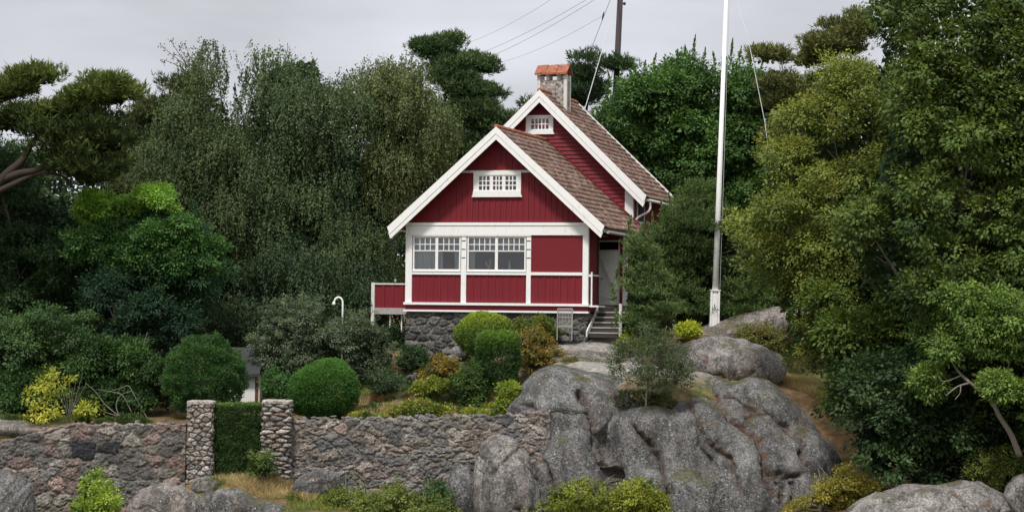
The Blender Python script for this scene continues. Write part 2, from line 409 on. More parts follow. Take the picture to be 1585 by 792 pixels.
FURROWS = []     # (polyline in photo pixels, half width m, depth m, sharp crack depth m)
def to_px(V):
    d = V - CAM; z = d @ f_; return np.stack([792.5 + F * (d @ r_) / z, 396 - F * (d @ u_) / z], 1)
def carve(V, Fq, seed):
    px = to_px(V); px = px + 7 * np.stack([fbm(V, .9, 4, seed + 3, .6), fbm(V, .9, 4, seed + 4, .6)], 1); Nn = normals(V, Fq); d = np.zeros(len(V)); rust = np.zeros(len(V))
    for line, w, dep, sharp, ru in FURROWS:
        best = np.full(len(V), 1e9); side = np.zeros(len(V)); L_ = np.array(line, float); tt = np.zeros(len(V))
        for i in range(len(L_) - 1):
            a, b = L_[i], L_[i + 1]; ab = b - a; t = np.clip(((px - a) @ ab) / (ab @ ab), 0, 1); q = px - a - t[:, None] * ab; dd = np.hypot(q[:, 0], q[:, 1]); c = dd < best
            best[c] = dd[c]; side[c] = np.sign(ab[0] * q[c, 1] - ab[1] * q[c, 0]); tt[c] = (i + t[c]) / (len(L_) - 1)
        m = best / 46.; ends = sstep(0, .12, tt) * sstep(1, .88, tt) * .8 + .2
        d -= 1.15 * ends * (dep * .55 * np.exp(-(m / w) ** 2) + sharp * 1.5 * np.exp(-(m / .07) ** 2)); d -= ends * dep * .4 * np.exp(-m / (w * 2.5)) * (side > 0)
        rust = np.maximum(rust, min(1, ru * 1.5) * ends * np.exp(-(m / (w * .7)) ** 2) * sstep(-.8, .1, fbm(V, 2.2, 3, seed + 8)))
    return V + Nn * d[:, None], rust
def union_rock(name, label, lobes, mat, seed, voxel=.05, amp=.1, crack=.12):
    mb_v = []; mb_f = []; b = 0
    V, Fc = ICO[4]
    for (px, py, Y, rx, ry, rz, rot, bx) in lobes:
        Vs = np.sign(V) * np.abs(V) ** bx; Vs /= np.linalg.norm(Vs, axis=1, keepdims=True) ** .6
        Vs = Vs * np.array([rx, ry, rz]) @ rotm(*rot).T + P(px, py, Y)
        Vs = Vs + .09 * (Vs - P(px, py, Y)) * fbm(Vs, .8, 2, seed + int(px))[:, None]
        mb_v.append(Vs); mb_f.append(Fc + b); b += len(V)
    o = mesh_np(name, np.vstack(mb_v), np.vstack(mb_f), mat)
    md = o.modifiers.new("r", 'REMESH'); md.mode = 'VOXEL'; md.voxel_size = voxel; md.adaptivity = 0
    dg = bpy.context.evaluated_depsgraph_get(); ev = o.evaluated_get(dg); me = ev.to_mesh()
    n = len(me.vertices); Vw = np.empty(n * 3); me.vertices.foreach_get("co", Vw); Vw = Vw.reshape(-1, 3)
    m = len(me.polygons); li = np.empty(len(me.loops), int); me.loops.foreach_get("vertex_index", li); Fq = li.reshape(-1, 4).copy()
    ev.to_mesh_clear(); bpy.data.objects.remove(o)
    # relax a little so the lobes melt into each other
    for _ in range(14):
        acc = np.zeros_like(Vw); cnt = np.zeros(n)
        for i in range(4):
            a, c = Fq[:, i], Fq[:, (i + 1) % 4]; np.add.at(acc, a, Vw[c]); np.add.at(cnt, a, 1)
        Vw = Vw * .4 + .6 * acc / np.maximum(cnt, 1)[:, None]
    Vw, rust = carve(Vw, Fq, seed)
    Vw, aux = rock_detail(Vw, Fq, seed, amp, crack); aux[:, 0] = np.maximum(aux[:, 0] * .4, rust)
    base = np.array([Vw[:, 0].mean(), Vw[:, 1].mean(), Vw[:, 2].min()])
    o = mesh_np(name, Vw - base, Fq, mat, None, base, aux, True)
    return tag(o, label, "rock")
# ------------------------------------------------------------------ the red cottage
TH = math.radians(17)
E = np.array([math.cos(TH), -math.sin(TH), 0]); D = np.array([math.sin(TH), math.cos(TH), 0])
O = P(628, 470, 86.0); O[2] = 0.0
def HP(px, py, v):
    """(u, z) in the cottage's own frame of the point of plane y = v seen at a photo pixel"""
    d = P(px, py, 1.0) - CAM; o = CAM - O
    t = (v - o @ D) / (d @ D); q = o + d * t
    return float(q @ E), float(q[2])
house = empty("cottage", (O[0], O[1], 0), "red timber cottage with white trim, two gables and tiled roofs on the rocky knoll", "house", None, -TH)
def hb(mb, name, mat, parent=None, **k): return mb.build(name, mat, parent or house, **k)

V1 = 6.0                       # front wall of the tall block behind
Wd = HP(910, 430, 0)[0]
zt = HP(770, 364, 0)[1]; zf0 = HP(770, 345, 0)[1]     # bottom / top of the white frieze
zrail = HP(770, 423, 0)[1]; zsill = HP(770, 470, 0)[1]; zr1 = HP(770, 481, 0)[1]; zfl = zsill
A = HP(768, 199, -.6); Lf = HP(600, 352, -.6); Rt = HP(935, 354, -.6)
sl = .5 * ((A[1] - Lf[1]) / (A[0] - Lf[0]) + (A[1] - Rt[1]) / (Rt[0] - A[0]))
uA, zA = A
def ztop(u): return zA - sl * abs(u - uA)
TK = .24                        # roof build-up, measured vertically
def zund(u): return ztop(u) - TK
uL, uR = Lf[0], Rt[0]

def vboards(mb, u0, u1, zb, ztopf, y, bw=.115, seed=0, th=.022):
    """vertical boards with alternating depth; ztopf(u) gives the upper edge"""
    rg = np.random.default_rng(seed); u = u0; i = 0
    while u < u1 - .01:
        w = min(bw * (1.25 if i % 2 == 0 else .62) , u1 - u); yo = y - (th if i % 2 else 0) - rg.uniform(0, .003)
        a, b = u + .001, u + w - .001
        za, zb_ = ztopf(a), ztopf(b); m = .5 * (a + b)
        if max(za, zb_) > zb + .02:
            pts = [(a, zb), (b, zb), (b, max(zb_, zb + .002)), (a, max(za, zb + .002))]
            if a < uA < b: pts = [(a, zb), (b, zb), (b, zb_), (uA, ztopf(uA)), (a, za)]
            mb.prism(pts, yo, y + .05)
        u += w; i += 1
    return mb
# --- walls of the front room
gz_top = lambda u: zund(u) + .02
mb = MB(); zl2 = HP(770, 268, 0)[1]
ul, ur = uA - (zA - TK - zf0) / sl, uA + (zA - TK - zf0) / sl
vboards(mb, max(0, ul), min(Wd, ur), zf0 - .02, gz_top, 0.0, seed=3)
hb(mb, "gable_boarding", "red_boards")
# posts of the front
pu = [HP(x, 430, 0)[0] for x in (628, 638, 714, 722, 815, 822, 902, 911)]
mb = MB(); y0, y1 = -.05, .08
for a, b in ((pu[0], pu[1]), (pu[2], pu[3]), (pu[4], pu[5]), (pu[6], pu[7])):
    mb = MB(); mb.box(a, b, y0, y1, zsill, zt); hb(mb, "wall_post", "white_paint", bevel=.006)
mb = MB(); mb.box(pu[0] - .0, pu[7] + .0, -.07, .08, zt, zf0 - .10); hb(mb, "frieze_board", "white_paint", bevel=.005)
mb = MB(); mb.box(pu[0] - .03, pu[7] + .03, -.10, .08, zf0 - .098, zf0 + .01); hb(mb, "cornice", "white_paint", bevel=.005)
mb = MB()
for a, b in ((pu[1], pu[2]), (pu[3], pu[4]), (pu[5], pu[6])): mb.box(a, b, -.062, .06, zrail - .055, zrail + .055)
hb(mb, "mid_rail", "white_paint")
mb = MB(); mb.box(pu[0] - .04, pu[7] + .04, -.13, .08, zsill - .06, zsill + .03)
mb.add([(pu[0] - .04, -.13, zsill - .062), (pu[7] + .04, -.13, zsill - .062), (pu[7] + .04, -.02, zsill - .062), (pu[0] - .04, -.02, zsill - .062)], [(0, 1, 2, 3)])
hb(mb, "sill_board", "white_paint")
mb = MB(); mb.box(pu[0] + .01, pu[7] - .01, -.02, .1, zr1 + .02, zsill - .065); hb(mb, "base_board", "red_panel")
mb = MB(); mb.box(pu[0] - .05, pu[7] + .03, -.11, .1, zr1 - .05, zr1 + .018); hb(mb, "drip_board", "white_paint")
for i, (a, b) in enumerate(((pu[1], pu[2]), (pu[3], pu[4]), (pu[5], pu[6]))):
    mb = MB(); vboards(mb, a, b, zsill + .03, lambda u: zrail - .05, .01, bw=.15, seed=20 + i, th=.016); hb(mb, "lower_panel", "red_boards")
mb = MB(); mb.box(pu[5], pu[6], .0, .05, zrail + .055, zt); hb(mb, "smooth_panel", "red_panel")
# side and back walls, floor and ceiling of the front room
vA = 1.25; vD = 3.2
mb = MB(); mb.box(Wd - .08, Wd, .08, vA, zr1, zt + .3); hb(mb, "side_wall", "red_panel")
mb = MB(); mb.box(Wd - .02, Wd + .06, vA + .002, vA + .12, zr1, zt + .25); hb(mb, "porch_post", "dark_stain")
mb = MB(); mb.box(Wd - 1.3, Wd - 1.22, vA, vD, zr1, zt + .4); mb.box(Wd - 1.22, Wd - .08, vA, vA + .08, zr1, zt + .4); hb(mb, "porch_inner_wall", "red_panel")
mb = MB(); mb.box(.0, .08, .08, V1, zr1, zt + .3); hb(mb, "left_wall", "red_boards")
mb = MB(); mb.box(.08, Wd - 1.3, 3.4, 3.5, zr1, zt + .2); mb.box(Wd - 1.3, Wd - .08, .9, 1.0, zr1, zt + .2); hb(mb, "room_wall", "interior")
mb = MB(); mb.box(.08, Wd - .08, .06, V1, zr1 + .02, zsill - .02); hb(mb, "room_floor", "interior")
mb = MB(); mb.box(.08, Wd - .1, .09, V1, zt + .05, zt + .1); hb(mb, "room_ceiling", "interior")
# door wall
ud0, ud1 = HP(927, 430, vD)[0], HP(957, 430, vD)[0]; upw = HP(968, 430, vD)[0]
zdt = HP(940, 389, vD)[1]; zdb = zsill
mb = MB(); mb.box(Wd - 1.3, ud0 - .05, vD, vD + .1, zdb, zt + .5); mb.box(ud1 + .05, upw - .1, vD, vD + .1, zdb, zt + .4); mb.box(ud0 - .05, ud1 + .05, vD, vD + .1, zdt + .42, zt + .6); hb(mb, "door_wall", "red_boards")
mb = MB(); mb.box(upw - .1, upw + .06, vD - .03, vD + .13, zdb, zt + .35); hb(mb, "porch_corner_post", "white_paint")
mb = MB()
for a, b, c, d in ((ud0 - .05, ud0, zdb, zdt + .42), (ud1, ud1 + .05, zdb, zdt + .42), (ud0, ud1, zdt, zdt + .06), (ud0, ud1, zdt + .36, zdt + .42)): mb.box(a, b, vD - .03, vD + .05, c, d)
fr_ = hb(mb, "door_frame", "weathered_white")
mb = MB(); mb.box(ud0, ud1, vD + .03, vD + .04, zdt + .06, zdt + .36); hb(mb, "transom_pane", "window_glass", fr_)
mb = MB(); nb = 5; bw = (ud1 - ud0) / nb
for i in range(nb): mb.box(ud0 + i * bw + .004, ud0 + (i + 1) * bw - .004, vD + .0, vD + .04, zdb + .02, zdt)
mb.box(ud0 + .01, ud1 - .01, vD + .01, vD + .045, zdb + .02, zdt)
dr = hb(mb, "door", "white_paint")
for z_ in (zdb + .28, zdt - .26): mb = MB(); mb.box(ud0 + .03, ud1 - .03, vD - .025, vD - .001, z_, z_ + .12); hb(mb, "door_batten", "white_paint", dr)
mb = MB(); mb.bar((ud0 + .06, vD - .013, zdt - .28), (ud1 - .12, vD - .013, zdb + .42), .022, .09); hb(mb, "door_brace", "weathered_white", dr)
mb = MB(); mb.tube([(ud0 + .08, vD - .02, zdb + 1.0), (ud0 + .08, vD - .07, zdb + 1.0), (ud0 + .2, vD - .07, zdb + 1.0)], .012, 6); hb(mb, "door_handle", "dark_stain", dr)
# right side wall of the front block behind the door wall
mb = MB(); mb.box(upw - .04, upw + .04, vD + .13, V1 + .3, zr1 - .6, zt + .15); hb(mb, "rear_side_wall", "red_boards")
# porch floor, stairs
su0, su1 = Wd + .06, HP(963, 490, .3)[0]
mb = MB(); mb.box(Wd - 1.22, upw + .05, vA + .0, vD, zsill - .12, zsill - .03); hb(mb, "porch_floor", "step_wood")
st = MB(); ns = 5; zs0 = HP(935, 519, -.3)[1]; rise = (zsill - .05 - zs0) / (ns + .6)
for i in range(ns):
    z = zsill - .05 - rise * (i + 1); y = vA - .02 - (i + 1) * .27
    st.box(su0 + .04, su1 - .03, y - .02, y + .30, z - .045, z)
hb(st, "stair_treads", "grey_board")
rs = MB()
for i in range(ns + 1):
    z = zsill - .05 - rise * (i + 1); y = vA - .02 - i * .27
    rs.box(su0 + .04, su1 - .03, y + .005, y + .025, z + .001, z + rise - .05)
hb(rs, "stair_risers", "dark_stain")
mb = MB(); ytop, ybot = vA, vA - .02 - (ns + .7) * .27; zb = zsill - .05 - rise * (ns + .9)
mb.prism([(0, 0)], 0, 0) if False else None
for ux in (su0 - .02,):
    mb.add([(ux, ytop, zsill - .02), (ux, ytop, zsill - .30), (ux, ybot - .03, zb), (ux, ybot - .03, zb + .2), (ux + .05, ytop, zsill - .02), (ux + .05, ytop, zsill - .30), (ux + .05, ybot - .03, zb), (ux + .05, ybot - .03, zb + .2)],
           [(0, 3, 2, 1), (4, 5, 6, 7), (0, 1, 5, 4), (1, 2, 6, 5), (2, 3, 7, 6), (3, 0, 4, 7)])
hb(mb, "stair_stringer", "weathered_white")
mb = MB(); mb.box(su1 - .02, su1 + .08, -.1, 0.0, zb, zsill + .05); mb.box(su1, su1 + .06, 0, 1.6, zsill - .02, zsill + .05); hb(mb, "newel_post", "weathered_white")
# little rail at the porch corner
ru = HP(917, 425, .2)[0]; zq = HP(917, 427, .2)[1]
mb = MB(); mb.box(Wd + .0, ru, .0, .05, zq - .03, zq + .05); mb.box(ru - .0, ru + .05, .0, .05, zsill - .1, zq + .14); mb.box(ru - .0, ru + .05, 0.051, .95, zq, zq + .05); mb.box(Wd, ru + .3, -.03, .9, zsill - .08, zsill - .02); hb(mb, "corner_rail", "white_paint")

# --- stone plinth: filled in by the masonry builder below
# --- windows
def window(name, ux0, ux1, z0, z1, y, cols, rows, zs=None, parent=None, outer=.0, mun=.022, cas=1, casw=.05, back="dark_stain"):
    """frame with casements; small panes (cols x rows) above zs, one large pane below it"""
    mb = MB(); f = casw
    cw = (ux1 - ux0) / cas
    for c in range(cas):
        a, b = ux0 + c * cw, ux0 + (c + 1) * cw
        for q in ((a, a + f, z0, z1), (b - f, b, z0, z1), (a + f, b - f, z0, z0 + f), (a + f, b - f, z1 - f, z1)): mb.box(q[0], q[1], y - .02, y + .05, q[2], q[3])
    fr = hb(mb, name, "white_paint")
    mb = MB()
    for c in range(cas):
        a, b = ux0 + c * cw + f, ux0 + (c + 1) * cw - f; zlo = zs if zs else z0 + f
        for i in range(1, cols): x = a + (b - a) * i / cols; mb.box(x - mun / 2, x + mun / 2, y + .0, y + .035, zlo, z1 - f)
        for j in range(0 if zs else 1, rows):
            z = zlo + (z1 - f - zlo) * j / rows; hw = mun / 2 * (1.3 if (zs and j == 0) else 1); mb.box(a, b, y + .002, y + .033, z - hw, z + hw)
    hb(mb, "muntins", "white_paint", fr)
    for c in range(cas):
        a, b = ux0 + c * cw + f, ux0 + (c + 1) * cw - f
        mb = MB(); mb.box(a, b, y + .015, y + .02, z0 + f, z1 - f); hb(mb, "pane", "window_glass", fr)
    return fr
w1 = (pu[1] + .0, pu[2] - .0); w2 = (pu[3], pu[4])
zw0, zw1 = zrail + .057, zt - .045; zsm = HP(700, 388, 0)[1]
for a, b, cc_ in ((w1[0], w1[1], 4), (w2[0], w2[1], 5)):
    window("casement_window", a + .03, b - .03, zw0 + .03, zw1, -.01, cc_, 2, zsm, cas=2, casw=.055, mun=.03)
    mb = MB(); mb.box(a, b, -.085, .05, zw0, zw0 + .028); hb(mb, "window_sill", "white_paint")
mb = MB(); mb.box(pu[1], pu[5], -.075, .06, zw1 + .001, zt - .001); hb(mb, "window_head", "weathered_white")
for x in (pu[2] + .02, pu[4] + .01):
    for zz in (.38, .62, .86):
        mb = MB(); mb.box(x, x + .15, -.056, -.051, zw0 + (zw1 - zw0) * zz, zw0 + (zw1 - zw0) * zz + .035); hb(mb, "hinge", "slate")
# gable louvre window with flared surround
def gable_window(px0, px1, py0, py1, v, groups, cols, rows, ix0, ix1, iy0, iy1):
    u0, z1 = HP(px0, py0, v); u1, z0 = HP(px1, py1, v); a0, b1 = HP(ix0, iy0, v); a1, b0 = HP(ix1, iy1, v); y = v - .05
    mb = MB(); fl = .05
    mb.prism([(u0, z1), (u1, z1), (u1, b1 + .04), (u0, b1 + .04)][::-1], y - .045, v + .02)
    mb.box(u0, u0 + .12, y - .03, v + .02, z0 + .06, b1 + .04); mb.box(u1 - .12, u1, y - .03, v + .02, z0 + .06, b1 + .04)
    mb.prism([(u0 - fl, z0), (u1 + fl, z0), (u1 + .01, z0 + .1), (u1 + .0, b0 - .03), (u0, b0 - .03), (u0 - .01, z0 + .1)], y - .06, v + .02)
    mb.box(u0 + .12, u1 - .12, y - .02, y + .0, b0 - .03, b0); mb.box(u0 + .12, u1 - .12, y - .02, y, b1, b1 + .04)
    mb.box(u0 + .12, a0, y - .02, y, b0, b1); mb.box(a1, u1 - .12, y - .02, y, b0, b1)
    fr = hb(mb, "gable_window", "white_paint")
    mb = MB(); gw = (a1 - a0) / groups; gap = .13 if groups > 1 else 0
    for g in range(groups):
        x0 = a0 + g * gw; x1 = x0 + gw
        if g < groups - 1: mb.box(x1 - gap / 2, x1 + gap / 2, y - .018, y + .03, b0, b1)
        x0 += gap / 2 if g else 0; x1 -= gap / 2 if g < groups - 1 else 0
        for i in range(1, cols): x = x0 + (x1 - x0) * i / cols; mb.box(x - .021, x + .021, y - .012, y + .03, b0, b1)
        for j in range(1, rows): z = b0 + (b1 - b0) * j / rows; mb.box(x0, x1, y - .010, y + .028, z - .019, z + .019)
    hb(mb, "muntins", "white_paint", fr)
    mb = MB(); mb.box(a0, a1, y + .01, y + .014, b0, b1); hb(mb, "pane", "window_glass", fr)
    mb = MB(); mb.box(a0 - .02, a1 + .02, y + .035, y + .04, b0 - .02, b1 + .02); hb(mb, "dark_backing", "dark_stain", fr)
gable_window(734, 807, 266, 305, 0, 3, 3, 3, 742.5, 799.5, 273, 294)
zz = HP(770, 265, 0)[1]; hw = (zund(uA) - zz) / sl
mb = MB(); mb.box(uA - hw - .15, uA + hw + .15, -.06, .0, zz - .06, zz + .03); hb(mb, "gable_ledge", "weathered_white")

# --- roofs
def tiled_slope(name, ua, za, ue, ze, v0, v1, rowlen=.29, wave=.21, seed=0, mat="roof_tiles"):
    """pantiles from the ridge (ua, za) down to the eave (ue, ze), from y = v0 to v1"""
    L = math.hypot(ue - ua, ze - za); rows = int(round(L / rowlen)); rl = L / rows
    tu, tz = (ue - ua) / L, (ze - za) / L; nu, nz_ = (-tz, tu) if tu > 0 else (tz, -tu)
    nv = int((v1 - v0) / wave * 8); vv = np.linspace(v0, v1, nv)
    rg = np.random.default_rng(seed); rowsV = []
    col = np.floor((vv - v0) / wave).astype(int); ph = (vv - v0) / wave % 1
    prof = .035 * (np.sin(ph * 2 * math.pi) * .6 + .5 * np.cos(4 * math.pi * ph) * .3)
    for r in range(rows):
        jit = rg.uniform(-.008, .008, col.max() + 1)[col]; sag = .02 * math.sin(r * .7 + seed)
        for t, h in ((0., .0), (.5, .012), (.97, .035), (1.0, .004)):
            s = (r + t) * rl; hh = .04 + h + prof + jit + sag * .3
            rowsV.append(np.stack([ua + tu * s + nu * hh, vv, za + tz * s + nz_ * hh], 1))
    V = np.vstack(rowsV); R = len(rowsV); ix = np.arange(R * nv).reshape(R, nv)
    Q = np.stack([ix[:-1, :-1].ravel(), ix[:-1, 1:].ravel(), ix[1:, 1:].ravel(), ix[1:, :-1].ravel()], 1)
    if tu < 0: Q = Q[:, ::-1].copy()
    return mesh_np(name, V, Q, mat, house)
def slab(ua, za, ue, ze, v0, v1, tk, mb=None):
    mb = mb or MB()
    mb.prism([(ua, za), (ue, ze), (ue, ze - tk), (ua, za - tk)] if ue > ua else [(ua, za), (ua, za - tk), (ue, ze - tk), (ue, ze)], v0, v1); return mb
def rake(ua, za, ue, ze, v, side, h=.30, tk=.05, y_out=0.0):
    """double barge board: an upper capping strip and a deeper lower one set back"""
    d = 1 if ue > ua else -1
    k_ = math.hypot(ue - ua, ze - za); c = abs(ue - ua) / k_; hh = h / c
    def board(t0, t1, ya, yb, ext):
        ux, zx = ue + d * ext * c, ze - ext * (za - ze) / k_
        pts = [(ua, za - t0), (ux, zx - t0), (ux - d * (t1 - t0) * c * .55, zx - t1 + (t1 - t0) * .0), (ua, za - t1)]
        m = MB(); m.prism(pts if d > 0 else pts[::-1], ya, yb); return m
    b = hb(board(-.07, hh * .46, v - .03 - y_out, v + .04, .02), "barge_board", "white_paint")
    hb(board(hh * .49, hh, v - .012 - y_out, v + .03, -.05), "barge_board", "white_paint")
    hb(board(hh * .40, hh * .55, v + .031, v + .06, -.06), "barge_backing", "slate")
vF = -.6
mb = slab(uA, zA - .03, uL, ztop(uL) - .03, vF + .06, V1 + .1, .14); slab(uA, zA - .03, uR, ztop(uR) - .03, vF + .06, V1 + .1, .14, mb); hb(mb, "roof_deck", "grey_board")
tiled_slope("front_roof_tiles", uA, zA, uR + .05, ztop(uR + .05), vF + .03, V1 + .0, seed=1)
tiled_slope("front_roof_tiles", uA, zA, uL - .05, ztop(uL - .05), vF + .03, V1 + .0, seed=2)
rake(uA, zA, uR, ztop(uR), vF, 1, .30); rake(uA, zA, uL, ztop(uL), vF, -1, .30)
mb = MB(); pts = [(uA, y, zA + .06 + .012 * math.sin(y * 9)) for y in np.linspace(vF, V1, 40)]; mb.tube(pts, .10, 8); hb(mb, "ridge_tiles", "red_tiles", smooth=True)
mb = MB(); mb.tube([(uR + .10, vF + .15, ztop(uR) - .16), (uR + .10, V1 + .9, ztop(uR) - .20)], .055, 8); hb(mb, "front_gutter", "grey_board")
mb = MB(); mb.tube([(uL + .12, vF + .3, ztop(uL) - .20), (uL + .14, vF + .1, ztop(uL) - .26), (uL + .35, vF + .5, ztop(uL) - .05), (0, -.02, zt + .12)], .03, 6); mb.tube([(uL + .10, vF + .1, ztop(uL) - .36), (uL + .14, vF + .1, ztop(uL) - .2)], .07, 8); hb(mb, "gutter_spout", "white_paint", smooth=True)

# tall block
vM = V1 - .5; B = HP(835, 142, vM); Rm = HP(1000, 305, vM); uB, zB = B; slm = (zB - Rm[1]) / (Rm[0] - uB); uMR = Rm[0]; uML = 2 * uB - uMR; VB = V1 + 5.0
def zmt(u): return zB - slm * abs(u - uB)
uw1 = HP(981, 300, V1)[0]; uw0 = 2 * uB - uw1; upo = HP(968, 300, V1)[0]
mb = MB(); z = zr1 - .8; st_ = .155; i = 0
while z < zB - TK:
    z2 = z + st_
    def span(zq):
        h = (zB - TK + .02 - zq) / slm; return max(uw0, uB - h), min(upo if zq < zB else upo, uB + h)
    a0, b0 = span(z); a1, b1 = span(z2)
    if b0 > a0:
        if b1 < a1: a1 = b1 = uB; z2 = zB - TK
        # a lapped board: lower edge stands proud
        mb.add([(a0, V1 - .05, z), (b0, V1 - .05, z), (b1, V1 - .012, z2), (a1, V1 - .012, z2), (a0, V1 + .03, z), (b0, V1 + .03, z)], [(0, 1, 2, 3), (0, 4, 5, 1)])
    z += st_; i += 1
mb.add([(uw0, V1 + .0, zr1 - 1), (upo, V1 + .0, zr1 - 1), (upo, V1, zmt(upo) - TK), (uB, V1, zB - TK), (uw0, V1, zmt(uw0) - TK)], [(0, 1, 2, 3, 4)])
hb(mb, "main_gable_wall", "red_boards")
mb = MB(); mb.box(upo, uw1, V1 - .07, V1 + .1, zr1 - 1, zmt(uw1) - TK + .05); hb(mb, "main_corner_post", "white_paint")
for a_, b_ in ((uw1 - .06, uw1), (uw0, uw0 + .06)): mb = MB(); mb.box(a_, b_, V1 + .1, VB - .4, zr1 - 1, zmt(uw1) - .2); hb(mb, "main_side_wall", "red_boards")
mb = MB(); mb.prism([(uw0, zr1 - 1), (uw1, zr1 - 1), (uw1, zmt(uw1) - .3), (uB, zB - .3), (uw0, zmt(uw0) - .3)], VB - .4, VB - .3); hb(mb, "back_wall", "red_boards")
mb = MB(); mb.box(uw1 - .0, uw1 + .05, VB - .5, VB - .36, zr1 - 1, zmt(uw1) - .2); hb(mb, "rear_corner_post", "white_paint")
zsw = HP(995, 335, V1 + 1)[1]
mb = MB(); mb.box(uw1 - .02, uw1 + .03, V1 + .5, V1 + 1.7, zsw - .3, zsw + .75); sw = hb(mb, "side_window", "white_paint")
mb = MB(); mb.box(uw1 + .031, uw1 + .035, V1 + .6, V1 + 1.6, zsw - .2, zsw + .65); hb(mb, "pane", "slate", sw)
mb = slab(uB, zB - .03, uMR, zmt(uMR) - .03, vM + .06, VB, .14); slab(uB, zB - .03, uML, zmt(uML) - .03, vM + .06, VB, .14, mb); hb(mb, "roof_deck", "grey_board")
tiled_slope("main_roof_tiles", uB, zB, uMR + .05, zmt(uMR + .05), vM + .03, VB - .02, seed=3)
tiled_slope("main_roof_tiles", uB, zB, uML - .05, zmt(uML - .05), vM + .03, VB - .02, seed=4)
rake(uB, zB, uMR, zmt(uMR), vM, 1, .30); rake(uB, zB, uML, zmt(uML), vM, -1, .30)
for s_, ue in ((1, uMR), (-1, uML)):
    mb = MB(); d = s_; mb.prism(([(uB, zB + .13), (ue + .05 * d, zmt(ue) + .10), (ue + .05 * d, zmt(ue) - .1), (uB, zB - .06)])[::s_], VB - .02, VB + .05); hb(mb, "rear_barge_board", "white_paint")
mb = MB(); mb.tube([(uB, y, zB + .06) for y in np.linspace(vM, VB, 20)], .10, 8); hb(mb, "ridge_tiles", "red_tiles", smooth=True)
# flashing board where the front roof meets the tall gable
mb = MB(); mb.add([(uA, V1 - .07, zA + .14), (uA, V1 - .07, zA - .1), (uR + .1, V1 - .07, ztop(uR + .1) - .1), (uR + .1, V1 - .07, ztop(uR + .1) + .17), (uA, V1, zA + .14), (uA, V1, zA - .1), (uR + .1, V1, ztop(uR + .1) - .1), (uR + .1, V1, ztop(uR + .1) + .17)], [(0, 1, 2, 3), (0, 3, 7, 4)]); hb(mb, "roof_flashing", "red_panel")
gable_window(815, 857, 179, 208, V1 - .0, 1, 5, 2, 823, 850, 184.5, 200)
# gutter and downpipe of the tall block
ge = (uMR + .08, zmt(uMR) - .12)
mb = MB(); mb.tube([(ge[0], vM + .12, ge[1]), (ge[0], VB, ge[1] - .02)], .06, 8); hb(mb, "main_gutter", "weathered_white", smooth=True)
mb = MB(); mb.tube(spline([(ge[0], vM + .3, ge[1] - .02), (ge[0] - .02, vM + .3, ge[1] - .40), (uw1 + .10, V1 + .05, ge[1] - .72), (uw1 + .10, V1 + .05, ge[1] - 1.3), (uw1 + .35, V1 - .05, ge[1] - 1.62), (uw1 + .38, V1 - .05, ge[1] - 3)], 4), .045, 8); hb(mb, "downpipe", "white_paint", smooth=True)

# chimney
vC = V1 + .9; c0 = HP(831, 160, vC); c1 = HP(877, 160, vC); zc1 = HP(850, 124, vC)[1]; zcc = HP(850, 116, vC)[1]; zcap = HP(850, 103, vC)[1]
zcb = zmt(c1[0]) - .3; cdp = .62
mb = MB(); mb.box(c0[0] + .03, c1[0] - .03, vC + .03, vC + cdp - .03, zcb, zc1); ch = hb(mb, "chimney", "chimney_stone", bevel=.03)
for ux in (c0[0], c1[0] - .13):
    for y in (vC, vC + cdp - .13):
        mb = MB(); mb.box(ux, ux + .13, y, y + .13, zcb, zcc); hb(mb, "chimney_corner_board", "weathered_white", ch)
um = .5 * (c0[0] + c1[0])
for x in (um - .25, um + .18):
    for y in (vC + .05, vC + cdp - .17): mb = MB(); mb.box(x, x + .12, y, y + .12, zc1, zcc); hb(mb, "chimney_stub", "weathered_white", ch)
mb = MB(); nt_ = 3
for i in range(nt_):
    a = c0[0] - .07 + i * (c1[0] - c0[0] + .12) / nt_; b = a + (c1[0] - c0[0] + .12) / nt_ - .01; zz = .03 * (i - 1)
    mb.add([(a, vC - .14, zcc - .02), (b, vC - .14, zcc + .01), (b, vC + cdp / 2, zcap + .03 + .01), (a, vC + cdp / 2, zcap), (a, vC + cdp + .14, zcc), (b, vC + cdp + .14, zcc + .01),
            (a, vC - .14, zcc + .06), (b, vC - .14, zcc + .09), (b, vC + cdp / 2, zcap + .11), (a, vC + cdp / 2, zcap + .08), (a, vC + cdp + .14, zcc + .08), (b, vC + cdp + .14, zcc + .09)],
           [(0, 3, 2, 1), (3, 4, 5, 2), (6, 7, 8, 9), (9, 8, 11, 10), (0, 1, 7, 6), (4, 10, 11, 5), (0, 6, 9, 3), (3, 9, 10, 4), (1, 2, 8, 7), (2, 5, 11, 8)])
hb(mb, "chimney_cap", "red_tiles", ch)

# balcony at the left
vb = .35; b0 = HP(576, 440, vb)[0]; b1 = -.02; zb1 = HP(600, 438, vb)[1]; zb0 = HP(600, 477, vb)[1]; zb2 = HP(600, 486, vb)[1]
mb = MB(); vboards(mb, b0 + .14, b1, zb0 + .02, lambda u: zb1 - .06, vb, bw=.2, seed=8, th=.02); bal = hb(mb, "balcony_panel", "red_boards")
mb = MB(); mb.box(b0, b1, vb - .06, vb + .06, zb1 - .055, zb1); hb(mb, "balcony_rail", "weathered_white")
mb = MB(); mb.box(b0, b1, vb - .08, vb + .3, zb2, zb0 + .02); mb.box(b0, b1, vb + .3, vb + 2.0, zb0 - .08, zb0 - .02); hb(mb, "balcony_deck", "grey_board")
mb = MB(); mb.box(b0, b0 + .13, vb - .085, vb + .06, ground_z(*(O + b0 * E + vb * D)[:2]) - .3, zb1 + .02); hb(mb, "balcony_post", "weathered_white")
